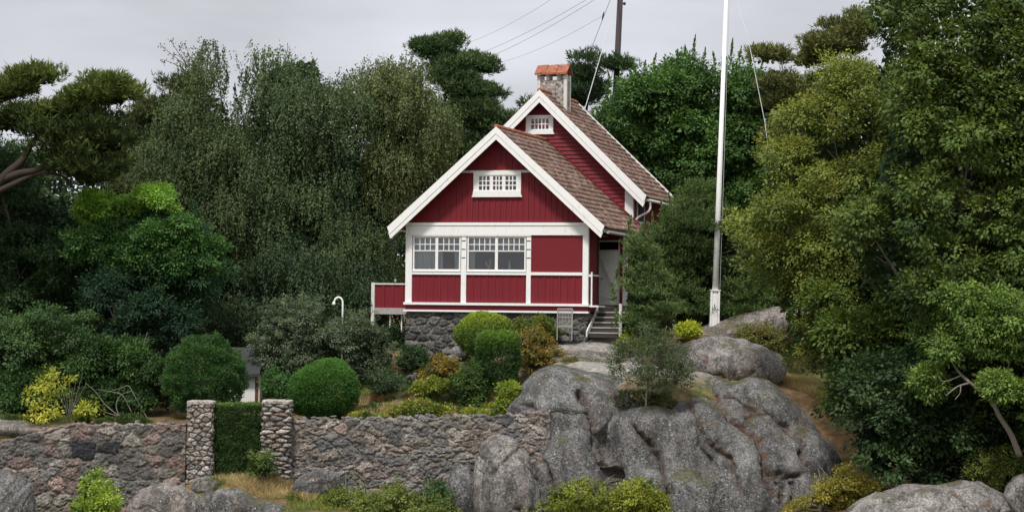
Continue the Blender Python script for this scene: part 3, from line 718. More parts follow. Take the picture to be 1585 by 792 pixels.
mb = MB(); vboards(mb, 0, 0, 0, lambda u: 0, 0); mb.box(b0 + .02, b0 + .07, vb + .06, vb + 2, zb0, zb1 - .05); hb(mb, "balcony_side", "red_boards")
for px, w_ in ((604, .05), (622, .045)):
    uu = HP(px, 500, vb + .2)[0]; mb = MB(); mb.box(uu, uu + w_, vb + .1, vb + .1 + w_, ground_z(*(O + uu * E + vb * D)[:2]) - .2, zb2); hb(mb, "deck_prop", "white_paint")
uu, z_ = HP(612, 436, vb); mb = MB(); mb.tube([(uu, vb, z_), (uu, vb, z_ + .06), (uu, vb, z_ + .1)], [.02, .03, .04], 8); hb(mb, "rail_knob", "white_paint")

# things in the windows
def hw(u, v, z): return O + u * E + v * D + np.array([0, 0, z])
def curtain(px0, px1, label, amp=.04):
    a, b = HP(px0, 400, .16)[0], HP(px1, 400, .16)[0]; n = 60; us = np.linspace(a, b, n); rows_ = []
    for z in np.linspace(zw0 + .02, zw1 + .02, 6):
        rows_.append([hw(u, .16 + amp * math.sin(u * 38 + z) + amp * .6 * math.sin(u * 17 + 2 * z), z) for u in us])
    V = np.array(rows_).reshape(-1, 3); ix = np.arange(6 * n).reshape(6, n)
    Q = np.stack([ix[:-1, :-1].ravel(), ix[:-1, 1:].ravel(), ix[1:, 1:].ravel(), ix[1:, :-1].ravel()], 1)
    base = V.mean(0); base[2] = V[:, 2].min(); o = mesh_np("curtain", V - base, Q, "curtain", None, base, smooth=True); tag(o, label, "curtain")
curtain(641, 674, "pale curtain drawn across the leftmost casement of the front windows")
curtain(679, 686, "narrow strip of curtain at the left edge of the second casement from the left")
curtain(703, 714, "narrow strip of curtain beside the middle white window post")
curtain(725, 735, "gathered pale curtain at the left edge of the third casement")
for pa, pb, lb in ((641, 712, "short pale net valance behind the small top panes of the left window"), (724, 814, "short pale net valance behind the small top panes of the right window")):
    keep = zw0, zw1; zw0 = zsm + .02; curtain(pa, pb, lb, .02); zw0 = keep[0]
mb = MB(); u_s, z_s = HP(789, 420, .2); c = hw(u_s, .2, zw0 + .06)
mb.tube([c + (0, 0, 0), c + (-.01, 0, .02), c + (-.01, 0, .22), c + (-.015, 0, .26), c + (-.02, 0, .36)], [.05, .055, .05, .03, .025], 10)
o = mb.build("bottle", "white_paint", None, c, True, off=c); tag(o, "tall white bottle standing inside the right front window", "bottle")
k = N("gilt", .4, .5); k.b.inputs['Base Color'].default_value = (.55, .42, .22, 1)
u_s, z_s = HP(757, 420, .2); c = hw(u_s, .2, zw0 + .06); mb = MB()
mb.tube([c + (.0, 0, 0), c + (.0, 0, .04), c + (-.03, 0, .14), c + (-.09, 0, .22), c + (-.12, 0, .34)], [.07, .06, .045, .05, .02], 8)
mb.tube([c + (.02, 0, .05), c + (.06, 0, .2), c + (.04, 0, .34), c + (.06, 0, .44)], [.05, .055, .05, .03], 8)
o = mb.build("figurine", "gilt", None, c, True, off=c); tag(o, "small cream and gilt figurine standing on the window sill", "figurine")
c = hw(HP(695, 420, .25)[0], .25, zw0 + .04); mb = MB(); mb.tube([c, c + (0, 0, .1), c + (.02, 0, .2), c + (.05, 0, .38)], [.06, .08, .05, .01], 8); mb.tube([c + (0, 0, .1), c + (-.06, 0, .3)], [.04, .01], 6)
o = mb.build("vase", "brown_door", None, c, True, off=c); tag(o, "dark red brown vase with stems behind the second casement from the left", "vase")
# ------------------------------------------------------------------ masonry
PAL = np.array([[.21, .195, .18], [.15, .14, .135], [.24, .185, .16], [.28, .25, .22], [.11, .11, .115], [.19, .165, .135], [.25, .205, .185], [.17, .17, .16]])
def masonry(path, z0f, z1f, thick, cell=(.30, .19), bulge=.06, seed=1, closed=False, top=True, pal=PAL, mortar=(.085, .075, .065), res=.022, dark=0, warp=.035):
    """a wall skin following path (list of xy) with stones as real relief. Returns V, Q, aux"""
    rg = np.random.default_rng(seed)
    path = np.array(path, float); seg = np.linalg.norm(np.diff(path, axis=0), axis=1); Ls = np.concatenate([[0], np.cumsum(seg)]); L = Ls[-1]
    n = int(L / res); s = np.linspace(0, L, n)
    px = np.interp(s, Ls, path[:, 0]); py = np.interp(s, Ls, path[:, 1])
    tx = np.gradient(px, s); ty = np.gradient(py, s); nl = np.hypot(tx, ty); tx /= nl; ty /= nl
    on = np.stack([ty, -tx, 0 * tx], 1)         # outward (towards the viewer for a path running left to right)
    z0 = np.array([z0f(a) for a in s]); z1 = np.array([z1f(a) for a in s]); Hh = (z1 - z0).max()
    mrow = int(Hh / res); rows_ = []; T = []
    for j in range(mrow + 1):
        t = j / mrow; rows_.append(np.stack([px, py, z0 + (z1 - z0) * t], 1)); T.append(np.stack([s, (z0 + (z1 - z0) * t)], 1))
    nrm = [on] * (mrow + 1)
    if top and not closed:
        for j in range(1, int(thick / (res * 1.5)) + 1):
            off = j * res * 1.5; rows_.append(np.stack([px, py, z1], 1) - on * off); T.append(np.stack([s, z1 + off], 1)); nrm.append(np.tile([0, 0, 1.], (n, 1)))
        for j in range(1, 12):
            rows_.append(np.stack([px, py, z1 - (z1 - z0) * j / 11], 1) - on * thick); T.append(np.stack([s, z1 + thick + j * .15], 1)); nrm.append(-on)
    V = np.vstack(rows_); U = np.vstack(T); Nn = np.vstack(nrm); R = len(rows_)
    # irregular stones: jittered rows with varying widths, F1/F2 voronoi in stretched space
    cw, chh = cell; sx = np.arange(-cw, L + cw, cw); zmin = z0.min() - .3; sz = np.arange(zmin, U[:, 1].max() + .3, chh)
    C = []
    for j, z in enumerate(sz):
        for x in sx: C.append((x + (j % 2) * cw * .5 + rg.uniform(-.36, .36) * cw, z + rg.uniform(-.3, .3) * chh))
    C = np.array(C); size = rg.uniform(0.0, .10, len(C)) ; cid = rg.integers(0, len(pal), len(C)); br = rg.uniform(.7, 1.25, len(C))
    tint = pal[cid] * br[:, None]
    if dark:
        for (a, b) in dark: i = np.argmin((C[:, 0] - a) ** 2 + (C[:, 1] - b) ** 2); tint[i] = (.035, .037, .042); size[i] = .22
    Uw = U + warp * np.stack([fbm(V, 1.9, 4, seed, .6), fbm(V, 1.9, 4, seed + 9, .6)], 1)
    F1 = np.full(len(U), 9.); F2 = np.full(len(U), 9.); I1 = np.zeros(len(U), int)
    asp = cw / chh
    for i, c in enumerate(C):
        msk = (np.abs(Uw[:, 0] - c[0]) < 2.6 * cw) & (np.abs(Uw[:, 1] - c[1]) < 2.6 * chh)
        ids = np.nonzero(msk)[0]
        if not len(ids): continue
        d = np.sqrt(((Uw[ids, 0] - c[0]) / asp ** .5) ** 2 + ((Uw[ids, 1] - c[1]) * asp ** .5) ** 2) - size[i] * cw
        f1 = F1[ids]; better = d < f1
        F2[ids] = np.where(better, f1, np.minimum(F2[ids], d)); F1[ids] = np.where(better, d, f1); I1[ids[better]] = i
    e = (F2 - F1) / cw; g = sstep(.02, .28, e)
    dep = bulge * (g - .3) * (.6 + .8 * (br[I1] - .7)) + .035 * fbm(V, 4, 5, seed + 3, .6) + .012 * fbm(V, 17, 2, seed + 5)
    V = V + Nn * dep[:, None]
    aux = tint[I1]; m = sstep(.13, .03, e)[:, None]; aux = aux * (1 - m) + np.array(mortar) * m
    ix = np.arange(R * n).reshape(R, n)
    Q = np.stack([ix[:-1, :-1].ravel(), ix[:-1, 1:].ravel(), ix[1:, 1:].ravel(), ix[1:, :-1].ravel()], 1)
    return V, Q, aux
def wall_obj(name, label, cat, *a, parent=None, **k):
    V, Q, aux = masonry(*a, **k); base = np.array([V[:, 0].mean(), V[:, 1].mean(), V[:, 2].min()])
    if parent is not None: base = np.array(parent.location)
    o = mesh_np(name, V - base, Q, "masonry", parent, base if parent is None else None, aux, True)
    if label: tag(o, label, cat)
    return o
# retaining wall, right of the gate
pts = [P(450, 700, 78.0), P(560, 700, 77.9), P(690, 700, 77.8), P(790, 690, 77.5), P(852, 650, 77.2)]
topz = lambda pts, tops: (lambda s: float(np.interp(s, np.concatenate([[0], np.cumsum(np.linalg.norm(np.diff(np.array(pts)[:, :2], axis=0), axis=1))]), tops)))
tops = [P(450, 650, 78)[2], P(560, 649, 77.9)[2], P(690, 645, 77.8)[2], P(790, 643, 77.5)[2], P(852, 637, 77.2)[2]]
zt_ = topz(pts, tops); wig = lambda s: .035 * math.sin(s * 7.1) + .03 * math.sin(s * 17.3 + 1)
wall_obj("stone_wall", "rough stone retaining wall between the right gate pillar and the big outcrop", "wall", [p[:2] for p in pts], lambda s: -1.2 + 0 * s, lambda s: zt_(s) + wig(s), .45, cell=(.56, .25), bulge=.06, seed=5, warp=.15, mortar=(.19, .175, .155), pal=PAL * 1.05)
ptl = [P(-160, 700, 77.2), P(0, 700, 77.6), P(110, 700, 77.9), P(287, 700, 78.0)]
topl = [P(-160, 700, 77.2)[2], P(0, 684, 77.6)[2], P(110, 657, 77.9)[2], P(287, 657, 78)[2]]; zl_ = topz(ptl, topl)
c1 = P(140, 690, 77.9); s1 = math.hypot(*(c1 - ptl[0])[:2]); palL = np.array([[.20, .15, .135], [.24, .175, .15], [.15, .135, .125], [.17, .165, .155], [.21, .19, .17], [.12, .11, .105]]) * 1.15
wall_obj("stone_wall", "reddish stone wall with two dark stones, left of the gate pillars", "wall", [p[:2] for p in ptl], lambda s: -1.2 + 0 * s, lambda s: zl_(s) + wig(s + 3) * .7, .45, cell=(.66, .40), bulge=.05, warp=.12, seed=11, pal=palL, mortar=(.13, .115, .10),
         dark=[(s1 - .35, c1[2]), (s1 + .4, c1[2])])
# gate pillars
def pillar(px0, px1, pyt, pyb, Y, label, seed, cell, bulge):
    a, b = P(px0, 680, Y), P(px1, 680, Y); zt_, zb_ = P(px0, pyt, Y)[2], P(px0, pyb, Y)[2] - .5; w = b[0] - a[0]; dp = w * .95
    base = np.array([(a[0] + b[0]) / 2, Y + dp / 2, zb_]); e = empty("gate_pillar", base, label, "pillar")
    r = .06; loop = [(a[0], Y + r), (a[0] + r, Y), (b[0] - r, Y), (b[0], Y + r), (b[0], Y + dp - r), (b[0] - r, Y + dp), (a[0] + r, Y + dp), (a[0], Y + dp - r), (a[0], Y + r)]
    V, Q, aux = masonry(loop, lambda s: zb_, lambda s: zt_ - .09, .1, cell=cell, bulge=bulge, seed=seed, closed=True, pal=np.array([[.34, .31, .28], [.28, .25, .22], [.42, .39, .35], [.27, .21, .18], [.22, .21, .20]]), mortar=(.06, .05, .045), res=.02)
    mesh_np("stonework", V - base, Q, "masonry", e, None, aux, True)
    Vi, Fi = ICO[5]; pc = np.array([base[0], base[1], zt_ - .045]); Vc = np.sign(Vi) * np.abs(Vi) ** .38
    Vc = Vc / np.maximum(1, np.abs(Vc).max(1, keepdims=True)) * np.array([w / 2 + .06, dp / 2 + .05, .075]) + pc; Vc = Vc + .015 * fbm(Vc, 4, 4, seed)[:, None]
    mesh_np("cap_slab", Vc - base, Fi, "masonry", e, None, np.tile([.40, .37, .33], (len(Vc), 1)), True)
pillar(290, 328, 621, 738, 77.55, "left gate pillar of small pale cobbles with a flat cap slab", 31, (.25, .16), .07)
pillar(406, 447, 620, 722, 77.6, "right gate pillar of stacked rounded stones with a flat cap slab", 37, (.48, .15), .11)
# plinth under the cottage
a, b, c, d = hw(.02, .05, 0), hw(Wd - .02, .05, 0), hw(Wd - .02, V1 + .5, 0), hw(.02, V1 + .5, 0)
zg = ground_z(*(0.5 * (a + b))[:2])
V, Q, aux = masonry([d[:2], a[:2], b[:2], c[:2]], lambda s: ground_z(*(a if s < 8 else b)[:2]) - .7 if False else 3.4, lambda s: zr1 - .052, .1, cell=(.50, .26), bulge=.07, seed=51, closed=True, pal=np.array([[.055, .058, .06], [.09, .09, .088], [.12, .12, .115], [.07, .065, .06], [.16, .155, .15]]), mortar=(.20, .19, .17))
ro = rotm(0, 0, 17)      # world to the cottage's frame
mesh_np("stone_plinth", (V - np.array([O[0], O[1], 0])) @ ro.T, Q, "masonry", house, None, aux, True)

# ------------------------------------------------------------------ rocks
FURROWS += [([(895, 600), (912, 625), (927, 673), (949, 728), (960, 800)], .22, .30, .10, .3), ([(975, 640), (990, 660), (1004, 676), (1024, 716), (1040, 800)], .25, .34, .08, .3), ([(1130, 600), (1180, 628), (1222, 668), (1250, 715)], .10, .05, .06, .3),
            ([(1092, 588), (1104, 602), (1119, 629), (1148, 655), (1174, 680), (1190, 730), (1196, 792)], .17, .22, .07, 1.), ([(1052, 600), (1066, 618), (1076, 650), (1098, 682), (1130, 712), (1150, 792)], .14, .14, .07, .4),
            ([(1110, 610), (1150, 625), (1195, 650), (1235, 690), (1262, 740)], .12, .10, .05, .5), ([(845, 640), (835, 690), (850, 745), (845, 800)], .16, .10, .07, .2), ([(868, 660), (880, 700), (876, 760)], .1, .06, .05, 0), ([(1075, 640), (1082, 690), (1110, 730), (1100, 792)], .10, .07, .05, .2),
            ([(800, 625), (840, 632), (890, 640), (915, 628)], .14, .10, .04, .1), ([(1190, 725), (1215, 735), (1240, 728)], .10, .12, .05, .6), ([(1205, 740), (1210, 792)], .06, .08, .05, .3), ([(1226, 738), (1232, 792)], .06, .08, .05, .3)]
union_rock("rock_outcrop", "huge grey lichen speckled granite outcrop filling the foreground right of the stone wall", [
    (878, 668, 79.3, 2.0, 2.2, 2.2, (0, 0, 0), .9), (880, 760, 77.8, 1.55, 1.9, 2.3, (0, 8, 0), .9), (930, 640, 80.0, 2.2, 2.0, 1.4, (0, 15, 0), .9),
    (1010, 735, 78.2, 1.7, 1.8, 2.4, (0, -8, 0), .85), (1010, 655, 80.2, 2.0, 1.6, 1.35, (0, 4, 0), .9),
    (1085, 720, 78.3, 2.0, 2.2, 2.3, (0, 28, 0), .85), (1128, 650, 80.2, 2.0, 1.9, 1.15, (0, 30, 0), .9), (1195, 680, 79.6, 2.5, 2.2, 1.45, (0, 42, 0), .9), (1215, 735, 78.6, 1.7, 2.2, 1.9, (0, 30, 0), .9),
    (1150, 765, 77.6, 2.2, 2.0, 2.2, (0, 30, 0), .85), (1235, 765, 77.8, 1.15, 1.6, 1.3, (0, 20, 0), .9), (1050, 790, 77.0, 2.3, 1.6, 1.6, (0, 0, 0), .85), (1090, 622, 81.5, 1.3, 1.5, .7, (0, 10, 0), .9)],
    "bedrock", 71, .05, .07, .0)
rock("pale cracked rock slab leaning on the outcrop below the end of the stone wall", 786, 765, 76.4, 1.12, .9, 2.0, (0, -12, 0), 73, "pale_rock", 6, .10, .8, crack=.10)
rock("dark angular rock wedged at the foot of the wall left of the pale slab", 718, 775, 76.7, .55, .6, 1.25, (0, -8, 10), 74, "bedrock", 5, .12, .7)
rock("grey boulder at the foot of the right gate pillar", 492, 752, 76.9, .85, .7, .55, (0, -18, 10), 75, "bedrock", 5, .12, .65)
rock("pale streaked boulder in front of the left stone wall", 256, 812, 75.0, 1.4, .9, 1.35, (0, 6, 0), 76, "warm_rock", 6, .10, .85, crack=.12)
rock("grey lichened boulder at the bottom left corner", -12, 808, 74.8, 1.3, 1.0, 1.75, (0, 25, 0), 77, "bedrock", 6, .10, .8)
rock("rubble ledge of dark stones below the straw coloured path", 375, 800, 75.0, 1.6, .9, .8, (0, 12, 0), 78, "bedrock", 6, .18, .7, crack=.12)
rock("broken ledge stones under the left gate pillar", 318, 752, 77.0, .5, .5, .35, (0, 10, 0), 79, "warm_rock", 5, .12, .65)
rock("low lichened rock ledge at the bottom right corner", 1435, 800, 71.6, 2.75, 1.6, 1.05, (0, -6, 0), 80, "pale_rock", 6, .12, .85, crack=.08)
rock("rounded rock at the right edge of the bottom ledge", 1605, 770, 71.0, 1.05, 1.0, .85, (0, -10, 0), 81, "pale_rock", 5, .10, .8)
rock("long pale rock ridge rising beside the flagpole", 1155, 514, 87.6, 2.75, 1.7, .78, (0, -15, 0), 82, "warm_rock", 6, .12, .85, crack=.07)
rock("broad speckled rock hump between the outcrop and the flagpole", 1125, 566, 83.4, 2.15, 1.5, 1.0, (0, 3, 0), 83, "pale_rock", 6, .08, .85, crack=.05)
rock("flat pale bedrock shelf below the garden chair", 905, 556, 82.9, 1.5, 1.4, .30, (6, 4, 0), 84, "pale_rock", 6, .10, .75, crack=.10)
rock("low bedrock shelf in front of the stairs", 985, 568, 82.6, 1.4, 1.2, .34, (4, -4, 0), 85, "warm_rock", 5, .09, .75, crack=.10)
rock("reddish rock shelf at the far left end of the stone wall", 30, 664, 78.9, 2.6, .9, .32, (0, 2, 0), 86, "warm_rock", 5, .08, .8)
rock("pale round garden boulder below the plinth, larger of two", 712, 545, 84.2, .36, .32, .26, (0, 0, 0), 87, "pale_rock", 4, .08, .8)
rock("pale round garden boulder below the plinth, smaller of two", 701, 556, 84.0, .24, .22, .17, (0, 0, 20), 88, "pale_rock", 4, .08, .8)
rock("upright pale stone standing behind the yellow shrub near the flagpole", 1041, 507, 86.0, .18, .15, .36, (0, 12, 0), 89, "pale_rock", 4, .08, .7)
rock("white stone lying on top of the outcrop", 1071, 584, 80.8, .22, .2, .15, (0, 0, 0), 90, "pale_rock", 4, .06, .7)
rock("dark broken stone lying on top of the outcrop", 1095, 589, 80.7, .42, .3, .14, (0, -14, 0), 91, "warm_rock", 4, .1, .6)
rock("flat grey stepping slab in the rock garden", 662, 613, 81.5, .62, .5, .14, (4, -6, 0), 92, "pale_rock", 4, .07, .7)
rock("whitish stone at the left end of the stepping slab", 633, 609, 81.4, .18, .15, .11, (0, 0, 0), 93, "pale_rock", 4, .05, .8)
rock("grey garden rock beside the outcrop above the wall", 738, 603, 81.6, .42, .35, .28, (0, 0, 0), 94, "bedrock", 4, .1, .75)
rock("second grey garden rock close to the outcrop", 766, 600, 81.7, .28, .25, .22, (0, 0, 0), 95, "pale_rock", 4, .1, .75)
rg = np.random.default_rng(7)
for i in range(16):      # rockery edging
    t = i / 15; px = 612 + 78 * t + rg.uniform(-6, 6); py = 600 - 46 * t + rg.uniform(-5, 5)
    rock("small grey edging stone on the rockery slope below the plinth", px, py, 82.4 + 1.6 * t, rg.uniform(.1, .24), .15, rg.uniform(.07, .15), (0, rg.uniform(-20, 20), 0), 100 + i, "pale_rock", 3, .05, .8, "stone", "edging stones on the rockery slope", "stone")
for i in range(26):      # loose coping stones
    px = (470 + i * 14.5 + rg.uniform(-5, 5)) if i < 20 else (120 + (i - 20) * 30 + rg.uniform(-8, 8)); 
    py = (646 if i < 20 else 655) + rg.uniform(-2, 1.5) - (max(0, px - 560) * .022 if i < 20 else 0)
    rock("small loose coping stone on top of a garden wall", px, py, 78.15, rg.uniform(.07, .2), .14, rg.uniform(.04, .085), (0, rg.uniform(-8, 8), 0), 130 + i, "pale_rock", 3, .04, .75, "stone", "loose coping stones on the walls", "stone")

# ------------------------------------------------------------------ built small things
# flagpole
b_ = P(1105, 502, 87.0); t_ = P(1125.5, -40, 87.0); gzf = min(b_[2], ground_z(b_[0], b_[1])) - .3
fp = empty("flagpole", (b_[0], b_[1], gzf), "tall white flagpole on a white box base beside the rock ridge", "flagpole"); off = np.array([b_[0], b_[1], gzf])
dirp = (t_ - b_) / np.linalg.norm(t_ - b_)
mb = MB(); mb.tube([b_ + dirp * .0, b_ + dirp * 5, b_ + dirp * 13.4], [.125, .10, .065], 14); mb.build("pole", "white_paint", fp, None, True, off=off)
zt2 = P(1105, 450, 87)[2]; mb = MB(); c = b_ + dirp * .0
for sx in (-1, 1):
    mb.bar(c + (sx * .15, 0, gzf - b_[2]), c + dirp * (zt2 - b_[2]) + (sx * .14, 0, 0), .07, .30)
mb.bar(c + (0, -.13, gzf - b_[2]), c + dirp * (zt2 - b_[2] - .1) + (0, -.13, 0), .20, .03); mb.bar(c + dirp * (zt2 - b_[2] - .001), c + dirp * (zt2 - b_[2] + .04), .40, .34)
mb.build("base_box", "white_paint", fp, off=off)
mb = MB(); mb.tube([b_ + dirp * .9 + (.17, -.1, 0), b_ + dirp * 7 + (.14, -.1, 0), b_ + dirp * 13.3 + (.1, -.1, 0)], .008, 5); mb.build("halyard", "cable_grey", fp, off=off)
# utility pole
b_ = P(950.5, 200, 104); t_ = P(961.5, -35, 104); up_dir = (t_ - b_) / (t_ - b_)[2]; z0 = ground_z(b_[0], b_[1]) - .5; b_ = b_ + up_dir * (z0 - b_[2])
e = empty("utility_pole", b_, "dark wooden utility pole rising behind the cottage and trees", "utility pole")
mb = MB(); mb.tube([b_, b_ * .4 + t_ * .6, t_], [.19, .15, .13], 12); mb.build("pole", "pole_wood", e, None, True, off=b_)
c = P(966.5, 6, 104); mb = MB(); mb.tube([c + (-.25, 0, 0), c], .02, 6); mb.tube([c + (0, 0, -.07), c + (0, 0, .0), c + (0, 0, .07)], [.04, .08, .04], 10); mb.build("insulator", "cable_black", e, None, True, off=b_)
def cable(pts, rad, mat, label, sag=0):
    Q = [P(*p) for p in pts]; a, b = Q[0], Q[-1]
    if len(Q) == 2: Q = [a + (b - a) * t + np.array([0, 0, -sag * 4 * t * (1 - t)]) for t in np.linspace(0, 1, 14)]
    mb = MB(); mb.tube(Q, rad, 5); o = mb.build("cable", mat, None, Q[0], True, off=Q[0]); tag(o, label, "cable")
cable([(957, -6, 104), (905, 170, 93)], .018, "cable_grey", "pale stay cable running from the utility pole down behind the chimney")
cable([(947, -6, 104), (912, 84, 104)], .011, "cable_black", "thin dark stay wire with a knot, left of the utility pole")
c = P(934, 25, 104); mb = MB(); mb.tube([c + (.03, 0, .2), c + (0, 0, .08), c + (-.03, 0, -.05), c + (-.06, 0, -.2)], [.01, .035, .035, .01], 6); o = mb.build("cable_clamp", "cable_black", None, c, off=c); tag(o, "small dark clamp fixed on the thin stay wire", "clamp")
cable([(864, -8, 112), (700, 74, 150)], .012, "cable_pale", "uppermost overhead line crossing the pale sky left of the utility pole", .3)
cable([(920, -8, 110), (700, 98, 150)], .015, "cable_pale", "middle overhead line of the pair crossing the sky above the chimney", .3)
cable([(932, -8, 110), (715, 105, 150)], .015, "cable_pale", "lower overhead line of the pair crossing the sky above the chimney", .3)
cable([(930, 26, 108), (760, 100, 150)], .011, "cable_pale", "lowest faint overhead line ending at the stay wire clamp", .3)
cable([(1138, -8, 92), (1158, 60, 90), (1170, 120, 89), (1184, 190, 88), (1193, 260, 87)], .013, "cable_grey", "thin pale wire hanging down right of the flagpole")
# curved white lamp post
b_ = P(530.5, 500, 82.7); mb = MB(); b_[2] = ground_z(b_[0], b_[1]); t1 = P(530.5, 470, 83)
arc = [P(524 + 6.5 * math.cos(a), 468 - 8 * math.sin(a), 83) for a in np.linspace(0, math.radians(175), 10)]
mb.tube([b_, t1] + arc, .035, 8); e = empty("garden_lamp", b_, "white hooked lamp post behind the grey green shrub", "lamp"); mb.build("post", "white_paint", e, None, True, off=b_)
mb = MB(); q_ = arc[-1]; mb.tube([q_ + (0, 0, .03), q_ + (-.02, 0, -.04), q_ + (-.02, 0, -.1)], [.03, .06, .07], 10); mb.build("lamp_head", "white_paint", e, None, True, off=b_)
# garden chair
c = P(872, 524, 83.6); zc = max(ground_z(c[0], c[1]), c[2]); c[2] = c[2]; e = empty("garden_chair", c, "weathered pale wooden garden chair on the bedrock below the cottage", "chair", None, math.radians(188))
wv = .27
for x in (-wv, wv):
    mb = MB(); mb.bar((x, -.26, -.05), (x, -.16, .62), .035, .035); mb.build("leg", "grey_board", e)
    mb = MB(); mb.bar((x, .22, -.05), (x, .30, 1.08), .035, .04); mb.build("leg", "grey_board", e)
    mb = MB(); mb.bar((x, -.24, .62), (x, .28, .62), .05, .03); mb.build("armrest", "grey_board", e)
mb = MB()
for i in range(7): mb.box(-wv, wv, -.24 + i * .075, -.24 + i * .075 + .05, .40, .42)
mb.build("seat", "grey_board", e)
mb = MB()
for i in range(10): x = -wv + .03 + i * .054; mb.bar((x, .25, .45), (x, .30, 1.06), .022, .015)
mb.bar((-wv, .30, 1.08), (wv, .30, 1.08), .03, .05); mb.bar((-wv, .275, .78), (wv, .275, .78), .02, .03); mb.bar((-wv, .25, .46), (wv, .25, .46), .03, .05)
mb.build("backrest", "grey_board", e)
# small shed seen through the bushes
a = P(352, 640, 82.5); b = P(401, 640, 82.5); z0 = ground_z(a[0], a[1]) - .4; z1 = P(380, 580, 82.5)[2]; zr = P(380, 542, 83.8)[2]
e = empty("garden_shed", ((a[0] + b[0]) / 2, 83.5, z0), "little white shed with a brown door and dark roof behind the clipped bushes", "shed"); off = np.array(e.location)
mb = MB(); mb.box(a[0], b[0] - .16, 82.5, 85, z0, z1); mb.build("wall", "shed_white", e, off=off)
mb = MB(); mb.box(b[0] - .158, b[0] - .03, 82.52, 82.6, z0, z1); mb.build("door", "brown_door", e, off=off)
mb = MB(); mb.box(b[0] - .028, b[0], 82.5, 85, z0, z1); mb.build("corner_board", "white_paint", e, off=off)
mb = MB(); x0, x1 = a[0] - .2, b[0] + .03
mb.add([(x0, 82.2, z1 - .05), (x1, 82.2, z1 - .05), (x1, 83.8, zr), (x0, 83.8, zr), (x1, 85.3, z1 - .05), (x0, 85.3, z1 - .05), (x0, 82.2, z1 + .06), (x1, 82.2, z1 + .06), (x1, 83.8, zr + .11), (x0, 83.8, zr + .11), (x1, 85.3, z1 + .06), (x0, 85.3, z1 + .06)],
       [(0, 1, 7, 6), (6, 7, 8, 9), (9, 8, 10, 11), (0, 3, 2, 1), (3, 5, 4, 2), (5, 11, 10, 4), (0, 6, 9, 3), (3, 9, 11, 5), (1, 2, 8, 7), (2, 4, 10, 8)])
mb.build("roof", "slate", e, off=off)
# ------------------------------------------------------------------ vegetation
def nrmz(a): return a / (np.linalg.norm(a, axis=1, keepdims=True) + 1e-9)
def rdir(rg, n): return nrmz(rg.normal(size=(n, 3)))
class Leaves:
    """collects leaf shaped quads, one tint per leaf"""
    def __init__(s): s.V = []; s.C = []
    def add(s, c, d, nr, L, Wd, col, fold=.0):
        """c base point, d long axis, nr approximate normal, L length, Wd width, col tint"""
        n = len(c)
        if not n: return
        L = np.broadcast_to(np.asarray(L, float), n)[:, None]; Wd = np.broadcast_to(np.asarray(Wd, float), n)[:, None]
        d = nrmz(d); sd_ = nrmz(np.cross(d, nr)); mid = c + d * L * .45; up = np.cross(sd_, d) * L * .10
        v = np.stack([c, mid + sd_ * Wd / 2 - up, c + d * L, mid - sd_ * Wd / 2 - up], 1)
        s.V.append(v.reshape(-1, 3).astype(np.float32)); s.C.append(np.repeat(np.clip(np.asarray(col) * 1.58, .003, .6), 4, 0).astype(np.float32))
    def count(s): return sum(len(v) for v in s.V) // 4
    def build(s, name, mat, parent=None, base=(0, 0, 0), own=False):
        V = np.vstack(s.V) - np.asarray(base, np.float32); C_ = np.vstack(s.C); Q = np.arange(len(V)).reshape(-1, 4)
        return mesh_np(name, V, Q, mat, parent, base if own else None, C_)
def poly_np(pts): return np.array(pts, float)
def inside(poly, p):
    x, y = p[:, 0], p[:, 1]; r = np.zeros(len(p), bool); n = len(poly)
    for i in range(n):
        x0, y0 = poly[i]; x1, y1 = poly[(i + 1) % n]
        c = (y0 > y) != (y1 > y)
        r ^= c & (x < (x1 - x0) * (y - y0) / (y1 - y0 + 1e-9) + x0)
    return r
def edge_dist(poly, p):
    d = np.full(len(p), 1e9); n = len(poly)
    for i in range(n):
        a = poly[i]; b = poly[(i + 1) % n]; ab = b - a; t = np.clip(((p - a) @ ab) / (ab @ ab + 1e-9), 0, 1)
        d = np.minimum(d, np.linalg.norm(p - a - t[:, None] * ab, axis=1))
    return d
def sample_in(poly, n, rg, margin=0):
    lo, hi = poly.min(0), poly.max(0); out_ = np.zeros((0, 2))
    for _ in range(60):
        q = rg.uniform(lo, hi, (n * 2, 2)); q = q[inside(poly, q)]
        if margin and len(q): q = q[edge_dist(poly, q) > margin]
        out_ = np.vstack([out_, q])
        if len(out_) >= n: break
    return out_[:n]
def to_world(p, Y):
    """photo pixels on the plane at distance Y -> world points"""
    a = P(0, 0, Y); ex = (P(1000, 0, Y) - a) / 1000; ey = (P(0, 1000, Y) - a) / 1000
    r = a + p[:, :1] * ex + p[:, 1:] * ey; r[:, 1] = Y; return r

